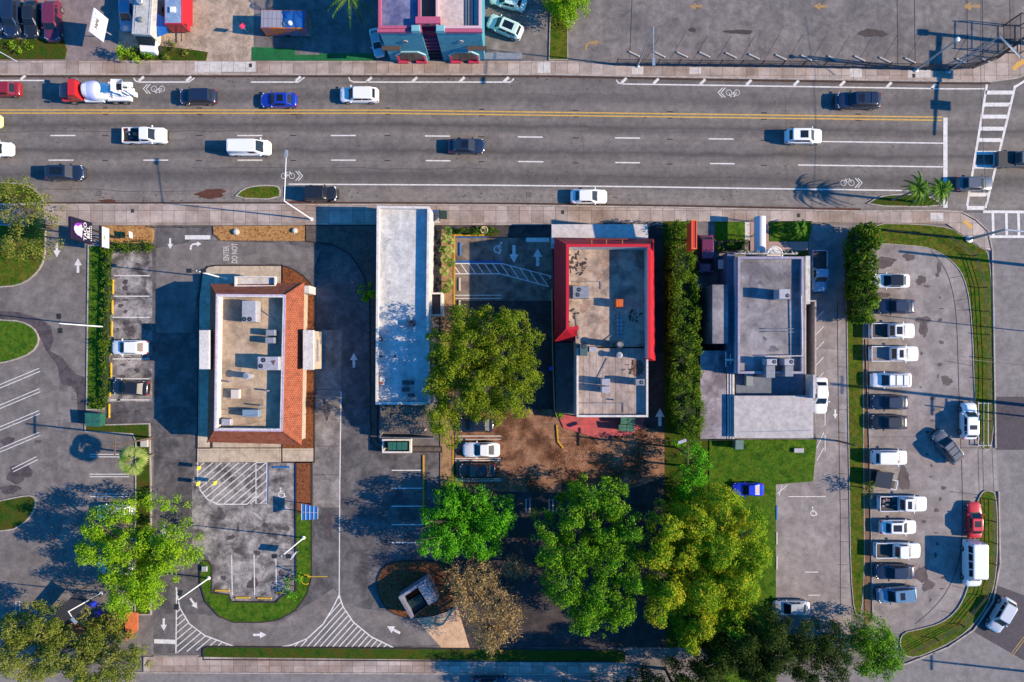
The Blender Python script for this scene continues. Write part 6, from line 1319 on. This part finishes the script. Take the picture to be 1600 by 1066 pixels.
# off the right edge: signal mast and poles whose shadows cross the picture
x,y=P(1614,70); t=empty('signal_mast',(x,y,.13),'thick signal mast with an arm over the road just beyond the right edge','signal mast')
MB().tube((0,0,0),(0,0,7.6),.30,.22,14).build('pole',m_poleg,t,world=False); MB().tube((0,0,6.4),(-.1,-13.2,6.7),.2,.1,10).build('mast_arm',m_poleg,t,world=False)
for yy_ in (-5.5,-9.6): MB().bev(-.3,yy_-.2,5.7,.2,yy_+1.0,6.9,.05).build('signal_head',m_poled,t,world=False)
MB().box(-.05,-4.4,6.2,.05,-2.2,7.1).build('sign_plate',m_poleg,t,world=False); MB().bev(-.2,-.4,7.4,.5,.4,7.9,.05).build('pole_cap',m_poleg,t,world=False)
def upole(label,px,py,h,cross=None,r=.16,lean=0):
    x,y=P(px,py); t=empty('utility_pole',(x,y,.0),label,'utility pole','wooden utility poles'); MB().tube((0,0,0),(0,0,h),r,r*.7,10).build('pole',m_wood,t,world=False)
    for z in (cross or []): MB().box(-.06,-1.2,z-.07,.06,1.2,z+.07).build('crossarm',m_wood,t,world=False)
    return t
upole('tall utility pole off the right edge whose shadow crosses the middle of the right row',1634,637,15.0,[14.2],.24)
upole('plain utility pole off the right edge opposite the curved lawn corner',1623,417,9.7,[],.22)
upole('utility pole with two crossarms off the right edge by the dark asphalt patch',1640,655,8.7,[8.2,7.2],.12)
upole('thin unseen pole off the right edge added to cast a wire shadow by the white pickups',1622,520,11.0,[],.07)  # unseen pole added to draw the shadow line of a wire
upole('utility pole off the lower right corner',1655,1055,9.5,[8.9],.16)
upole('short wooden pole at the corner of the pale flat roof and the lane',1309,689,4.9,[],.13)
upole('utility pole with crossarm beside the pale fan palm',238,684,8.8,[8.2],.14)
upole('wooden utility pole with white transformer where the tall hedge ends',1055,699,7.2,[6.8],.13)
x,y=P(1066,690,7); single('lamp_head',MB().obox((x,y),.5,.18,6.8,7.05,R(20)),m_galv,'white lamp head hanging beside the pole at the end of the tall hedge','lamp')
def wire(label,a,b,ha,hb,r=.02,sag=.5):
    A_=Vector(PZ(a[0],a[1],ha)); B_=Vector(PZ(b[0],b[1],hb)); pts=[]
    for i in range(13):
        f=i/12; p=A_.lerp(B_,f); p.z-=sag*4*f*(1-f); pts.append(tuple(p))
    return single('power_line',MB().path(pts,r,4),m_trim,label,'power line','overhead power lines')
wire('thin power line crossing above the brown leaf litter toward the short pole',(700,686),(1055,690),7.0,7.0)
wire('power line from the hedge end pole across the pale flat roof to the right',(1062,690),(1440,682),7.0,7.0)
wire('power line running over the whole lower left lot from the fan palm pole',(180,696),(600,628),8.4,7.4)
wire('lower power line from the fan palm pole across the hatched bay',(182,700),(372,742),8.3,7.8)
wire('upper wire crossing the intersection along the crosswalk',(1533,-10),(1543,330),9,9,.022)
wire('wire crossing the right verge and the side street',(1500,560),(1640,575),8,8,.03)
# ---------------------------------------------------------------- fence of the upper lot
def fence(label,pts,h,spacing=.14,name='iron_fence'):
    w_=PP(pts); t=empty(name,(w_[0][0],w_[0][1],.13),label,'fence'); pk=MB(); rl=MB(); pts3=[]; ox,oy=w_[0]
    for a,b in zip(w_[:-1],w_[1:]):
        L_=math.hypot(b[0]-a[0],b[1]-a[1]); n=max(1,int(L_/spacing)); dx,dy=(b[0]-a[0])/n,(b[1]-a[1])/n
        for i in range(n): x,y=a[0]+dx*i-ox,a[1]+dy*i-oy; pk.box(x-.012,y-.012,.1,x+.012,y+.012,h)
        for z in (.2,h*.55,h-.15): rl.tube((a[0]-ox,a[1]-oy,z),(b[0]-ox,b[1]-oy,z),.03,n=4)
    pk.build('pickets',m_iron,t,world=False); rl.build('rails',m_iron,t,world=False)
    tot=0; first=True
    for a,b in zip(w_[:-1],w_[1:]):
        L_=math.hypot(b[0]-a[0],b[1]-a[1]); n=max(1,int(L_/2.6))
        for i in range(n): x,y=a[0]+(b[0]-a[0])*i/n-ox,a[1]+(b[1]-a[1])*i/n-oy; MB().box(x-.05,y-.05,0,x+.05,y+.05,h+.12).build('post',m_iron,t,world=False)
    return t
fence('long black iron picket fence along the upper sidewalk beside the wheel stops',[(962,103),(1250,106),(1478,111),(1518,107),(1556,91),(1590,64)],1.9)
x,y=P(1578,70); t=empty('gate_frame',(x,y,.0),'tall black framed mesh gate at the upper right corner of the fenced lot','gate')
for (a,b) in (((0,0),(0,3.6)),((0,3.6),(2.2,3.6)),((0,0),(2.2,0)),((2.2,0),(2.2,3.6)),((0,1.8),(2.2,1.8))):
    for z in (.3,3.3): MB().tube((a[0]-1.0,a[1]-1.2,z),(b[0]-1.0,b[1]-1.2,z),.05,n=6).build('rail',m_iron,t,world=False)
for q in ((0,0),(0,3.6),(2.2,0),(2.2,3.6)): MB().tube((q[0]-1.0,q[1]-1.2,0),(q[0]-1.0,q[1]-1.2,3.5),.07,n=6).build('post',m_iron,t,world=False)
mb=MB()
for i in range(28): mb.box(-.99,-1.2+i*.13,.3,-.97,-1.18+i*.13,3.3)
mb.build('bars',m_iron,t,world=False)
fence('thin metal chain fence between the mulch beds at the sidewalk edge',[(241,356),(331,356)],.5,3.0,'low_chain_fence')
fence('low wire fence inside the curved grass verge of the right lot',[(1380,361),(1480,372),(1520,400),(1535,450),(1541,560),(1541,690)],.9,3.0,'wire_fence')
fence('wire fence along the lower curved verge of the right lot',[(1548,780),(1549,880),(1536,930),(1500,975),(1420,1018)],.9,3.0,'wire_fence')
t=empty('bench_rail',(*P(1520,665),.1),'white rails lying on the verge beside the upright white suv','railing')
for i,xx in enumerate((1530,1538,1545)): a=P(xx,628,.6); b=P(xx+1,698,.6); MB().box(a[0]-.04,a[1],.45,a[0]+.04,b[1],.5).build('rail',m_galv,t)
for yy_ in (630,696): a=P(1528,yy_,.3); b=P(1548,yy_,.3); MB().box(a[0],a[1]-.05,0.0,b[0],a[1]+.05,.44).build('support',m_galv,t)
# ---------------------------------------------------------------- signs
m_plum=mat('dark plum sign face',(.010,.007,.022,1),.7,spec=.2); m_purple=mat('purple sign colour',A(150,60,190),.4); m_signw=mat('white sign face',A(238,236,240),.45)
# tall pylon sign facing east: panel in the y-z plane
xb,yb=P(188,378); t=empty('pylon_sign',(xb,yb,.16),'tall pylon sign with dark bell logo panel and a small white panel below','sign')
for s in (-.45,.45): MB().bev(-.1,s-.08,0,.1,s+.08,7.2,.02).build('post',m_iron,t,world=False)
def pan(nm,y0,y1,z0,z1,m,th=.18,x0=0): return MB().bev(-th,y0,z0,th+x0,y1,z1,.03).build(nm,m,t,world=False)
o=pan('main_panel',-1.35,1.25,6.0,9.85,m_plum,.2); pan('lower_panel',-1.3,1.2,2.5,3.95,m_signw,.15)
MB().box(-.16,-1.35,2.4,.13,1.25,2.5).box(-.16,-1.35,3.95,.13,1.25,4.05).build('panel_frame',m_iron,t,world=False)
# rotation that puts lettering on the east face: text x -> +y, text y -> +z
F=Matrix(((0,0,1,.215),(1,0,0,0),(0,1,0,0),(0,0,0,1)))
def F_at(y,z,dx=0): M_=F.copy(); M_[1][3]=y; M_[2][3]=z; M_[0][3]=.205+dx; return M_
text_mb('TACO',.78,F_at(-.05,7.35),0.01,1.0).build('lettering',m_signw,t,world=False); text_mb('BELL',.74,F_at(-.05,6.72),0.01,1.0).build('lettering',m_signw,t,world=False)
# bell: purple body, white swoosh inside, clapper
bell=[(-.95,8.0),(-.78,8.25),(-.72,8.75),(-.5,9.2),(-.15,9.45),(.25,9.42),(.6,9.15),(.78,8.7),(.82,8.2),(.95,7.98),(.5,7.85),(-.5,7.85)]
MB().face([(.212,y-.05,z) for y,z in bell]).build('bell_emblem',m_purple,t,world=False)
inn=[(-.86,8.03),(-.70,8.28),(-.64,8.74),(-.44,9.14),(-.1,9.37),(.22,9.34),(.42,9.1),(.34,8.8),(.46,8.45),(.70,8.1),(.3,7.92),(-.45,7.92)]
MB().face([(.216,y-.05,z) for y,z in inn]).build('bell_highlight',m_signw,t,world=False)
MB().face([(.216,.2+.17*math.cos(a*.5236)-.05,7.86+.1*math.sin(a*.5236)) for a in range(12)]).build('bell_clapper',m_signw,t,world=False)
mb=MB()
for i in range(8): mb.box(.19,-1.0+i*.24,6.14,.213,-1.0+i*.24+.15,6.3)
mb.build('small_lettering',m_signw,t,world=False)
mb=MB(); rd=random.Random(3)
for j in range(2):
    for i in range(7): 
        if rd.random()<.8: mb.box(.14,-.85+i*.22,2.85+j*.4,.156,-.85+i*.22+.14,2.98+j*.4)
mb.build('small_lettering',m_galvb,t,world=False); MB().face([(.157,-.1+.28*math.cos(a*.5236),3.55+.12*math.sin(a*.5236)) for a in range(12)]).build('green_mark',LM['green'],t,world=False)
# white billboard of the upper left
a0=PZ(161,66,2.2); a1=PZ(168.5,30,2.2); ux,uy=a1[0]-a0[0],a1[1]-a0[1]; W_=math.hypot(ux,uy); ux/=W_; uy/=W_
x,y=P(180,58); t=empty('billboard',(x,y,0),'white tilted billboard with dark lettering standing in the concrete drive','sign')
cx,cy=(a0[0]+a1[0])/2,(a0[1]+a1[1])/2; zt=5.0; zb_=2.2; nx_,ny_=uy,-ux
def BB(u,z,d): return (cx+ux*u+nx_*d-x,cy+uy*u+ny_*d-y,z)
MB().loft([[BB(-W_/2,zb_,-.08),BB(W_/2,zb_,-.08),BB(W_/2,zt,-.08),BB(-W_/2,zt,-.08)],[BB(-W_/2,zb_,.08),BB(W_/2,zb_,.08),BB(W_/2,zt,.08),BB(-W_/2,zt,.08)]]).build('panel',m_signw,t,world=False)
mb=MB(); rd=random.Random(9)
def q4(u0,u1,z0,z1,d=.09): mb.face([BB(u0,z0,d),BB(u1,z0,d),BB(u1,z1,d),BB(u0,z1,d)])
for i in range(7): q4(-.62+i*.17,-.62+i*.17+.13,3.9+.12*math.sin(i*2),4.35+.1*math.cos(i*3))
for i in range(5): q4(-1.1+i*.5,-1.1+i*.5+.13,4.62,4.75)
for i in range(6): q4(-1.0+i*.36,-1.0+i*.36+.2,3.2,3.24); q4(-.6+i*.26,-.6+i*.26+.14,2.85,2.89)
mb.build('lettering',m_poled,t,world=False)
MB().tube((0,0,0),BB(-.1,zb_,0),.07,.06,8).tube(BB(-.1,zb_,0),BB(-.1,zt-.3,-.12),.06,.06,8).build('post',m_galv,t,world=False)
# tall red blade sign
xb,yb=P(1058,386); t=empty('blade_sign',(xb,yb,0),'tall orange red blade sign with an outlined panel beside the long hedge','sign')
a=P(0,347,7.7)[1]-yb; b=P(0,391,7.7)[1]-yb
MB().tube((0,(a+b)/2,0),(0,(a+b)/2,6.4),.12,n=10).build('post',m_crim,t,world=False)
mo=mat('orange red sign',A(232,58,30),.5); MB().bev(-.28,b,6.3,.28,a,8.7,.04).build('panel',mo,t,world=False)
MB().box(-.32,b-.05,8.705,.32,b+.1,8.76).box(-.32,a-.1,8.705,.32,a+.05,8.76).box(-.32,b+.1,8.705,-.22,a-.1,8.76).box(.22,b+.1,8.705,.32,a-.1,8.76).build('panel_rim',mat('bright orange rim',A(250,120,70),.5),t,world=False)
mb=MB()
for i in range(5): mb.box(.282,b+.45+i*.5,7.0,.295,b+.75+i*.5,8.2)
mb.build('lettering',mat('yellow sign letters',A(250,180,60),.5),t,world=False)
MB().tube((-.2,(a+b)/2-.6,5.9),(-1.2,(a+b)/2-1.0,5.4),.05).build('bracket',mat('timber bracket'  ,A(190,120,60)),t,world=False)
# menu board canopy and small signs of the drive lane
t=empty('menu_canopy',(*P(482,801),.1),'small blue panelled canopy over the red gravel beside the drive lane','canopy')
a=P(470,788,2.7); b=P(497,814,2.7); mz=mat('blue translucent panel',A(60,150,226),.35,var=.2,scale=1.5,fine=.05)
MB().loft([[(a[0],b[1]-.0,2.3),(b[0],b[1]+.25,2.75),(b[0],a[1]-.35,2.75),(a[0],a[1],2.3)],[(a[0],b[1],2.36),(b[0],b[1]+.25,2.81),(b[0],a[1]-.35,2.81),(a[0],a[1],2.36)]]).build('cover',mz,t)
mb=MB()
for i in range(5):
    f=i/4; xx=a[0]+(b[0]-a[0])*f; mb.tube((xx,b[1]+.25*f,2.38+.45*f),(xx,a[1]-.35*f,2.38+.45*f),.03,n=5)
mb.tube((a[0],(a[1]+b[1])/2,2.40),(b[0],(a[1]+b[1])/2,2.84),.04,n=5); mb.build('frame',m_signw,t)
for yy_ in (a[1]-.5,b[1]+.5): MB().tube((a[0]+.5,yy_,.1),(a[0]+.5,yy_,2.3),.06).build('post',m_iron,t)
def smallsign(label,px,py,h,w_,hh,m,ang=90,name='road_sign',group='small signs',pm=m_galv,cat='sign'):
    x,y=P(px,py); t=empty(name,(x,y,.1),label,cat,group,R(ang)); MB().tube((0,0,0),(0,0,h),.04,n=6).build('post',pm,t,world=False); MB().bev(-w_/2,-.03,h-hh,w_/2,.03,h+.05,.01).build('panel',m,t,world=False); return t
smallsign('small red and blue flag sign on the grass island',467,861,2.6,.9,1.2,mat('red blue sign',A(40,120,220),.5,cols=[A(230,50,60),A(60,140,230),A(240,240,240),A(40,60,180)],scale=1.4),60)
smallsign('small sign on the mulch bed right of the pylon sign',213,370,1.5,.8,.7,m_signw,95)
smallsign('small pink sign at the edge of the green carpet yard',388,52,2.2,.6,.8,mat('pink sign',A(250,40,110),.5),40)
smallsign('yellow sign post at the upper left of the hatched bay',318,729,1.6,.5,.9,mat('bright yellow sign',A(240,226,30),.5),80,group='yellow posts at the hatched bay')
smallsign('yellow sign post at the lower left of the hatched bay',317,753,1.6,.5,.9,MATS['bright yellow sign'],80,group='yellow posts at the hatched bay')
smallsign('yellow sign post inside the hatched bay',343,752,1.6,.5,.9,MATS['bright yellow sign'],80,group='yellow posts at the hatched bay')
t=empty('clearance_bar',(*P(478,900),.1),'yellow clearance bar swinging over the drive lane from the grass island','clearance bar')
my=mat('yellow bar paint',A(236,190,40),.5); a=P(482,901,2.6); b=P(511,901,2.6); c=P(474,910,1.2)
MB().tube((*P(480,901),.1),(a[0],a[1],2.7),.07).build('post',my,t); MB().tube((a[0],a[1],2.6),(b[0],b[1],2.6),.06,n=8).build('bar',my,t)
MB().strip([(c[0]+.62*math.cos(k*.3927),c[1]+.62*math.sin(k*.3927)) for k in range(16)],.1,.14,True).build('ring',my,t)
t=empty('fountain_urn',(*P(757,361),.1),'pale round ornamental bowl at the end of the short yellow kerb','bowl')
MB().lathe((0,0,0),[(.25,0),(.3,.3),(.5,.6),(.42,.62),(.3,.5)],20).build('bowl',mat('cream glazed bowl',A(240,214,150),.6),t,world=False); MB().lathe((0,0,.5),[(.12,0),(.12,.25)],10).build('finial',m_iron,t,world=False)
mor=mat('orange cloth',A(238,130,76),.8,var=.2,scale=1,fine=.05)
p=[(195,960),(204,956),(215,958),(215,985),(208,992),(198,1002),(196,985)]; mb=MB()
mb.prism(PP(p,.5),.35,.5); single('orange_platform',mb,mor,'upright orange slab beside the thin grass strip at the lower left','platform')
mb=MB(); p=[(98,975),(112,968),(124,972),(132,985),(130,995),(118,993),(108,982)]; mb.loft([[PZ(x,y_,2.4) for x,y_ in p],[PZ(x,y_,2.6+.2*math.sin(x)) for x,y_ in p]]); single('orange_canopy',mb,mor,'small orange canopy showing among the lower left trees','canopy')
a=P(103,927,2.6); t=empty('shelter',(*P(110,950),0),'dark roofed open shelter between the lower left trees','shelter')
q=[(75,975),(118,925),(140,938),(100,985)]; MB().loft([[PZ(x,y_,2.5) for x,y_ in q],[PZ(x,y_,2.62) for x,y_ in q]]).build('roof',mat('dark shelter roof',A(60,62,70),.7,var=.3),t)
for x_,y_ in q: X_,Y_=P(x_,y_,2.5); MB().tube((X_*.999,Y_,0),(X_*.999,Y_,2.5),.05).build('post',m_iron,t)
for i,(px,py) in enumerate(((141,947),(150,961))):
    x,y=P(px,py,1); t=empty('barrel',(x,y,.01),'%s blue barrel in the shade under the lower left tree'%['upper','lower'][i],'barrel','blue barrels'); MB().lathe((0,0,0),[(.3,0),(.34,.3),(.34,.7),(.3,.95),(.2,.97)],16).build('body',PC['vivid'],t,world=False); MB().lathe((0,0,.965),[(.22,0),(.2,.02)],12).build('lid',m_trim,t,world=False)
x,y=P(861,576,1.0); t=empty('barrel',(x,y,.01),'small blue barrel at the fence left of the red building','barrel','blue barrels'); MB().lathe((0,0,0),[(.26,0),(.3,.3),(.28,.8),(.18,.85)],14).build('body',PC['vivid'],t,world=False)
single('yard_fence',MB().wall(PP([(862,452),(863,560),(866,640),(870,652)]),.08,0,1.6),mat('yellowish fence rail',A(170,160,110),.8),'thin pale fence along the west side of the red building','fence')
single('utility_box',MB().bev(*P(222,686),.1,*P(233,698),.45,.03),m_stop,'small pale utility box on the grass strip by the fan palm','utility box','ground utility boxes')
single('utility_box',MB().bev(*P(1239,700),.1,*P(1254,707),.4,.03),m_galv,'small pale utility box in the middle of the green lawn','utility box','ground utility boxes')
single('utility_box',MB().bev(*P(317,884),.1,*P(325,892),.4,.03),m_galv,'small white utility box at the rounded tip of the grass island','utility box','ground utility boxes')
single('rock',MB().lathe((*P(370,363),.16),[(.45,0),(.4,.25),(.15,.42)],9),m_stop,'pale rock on the mulch bed beside the road island','rock','rocks on the mulch beds')
single('rock',MB().lathe((*P(461,361),.16),[(.42,0),(.34,.2),(.12,.36)],8),m_stop,'tan rock at the shaded end of the long mulch bed','rock','rocks on the mulch beds')
tl=MB(); 
rd=random.Random(4)
for i in range(260):
    x,y=P(rd.uniform(860,1005),rd.gauss(712,16),0); tl.obox((x,y),rd.uniform(.03,.09),rd.uniform(.02,.07),.02,.03+rd.uniform(0,.04),rd.uniform(0,3))
single('fallen_leaves',tl,mat('fallen leaves',A(190,120,80),.9,cols=[A(190,110,70),A(120,70,44),A(214,150,100)],island=True,scale=1),'scattered fallen leaves on the brown littered lot','leaves',kind='stuff')
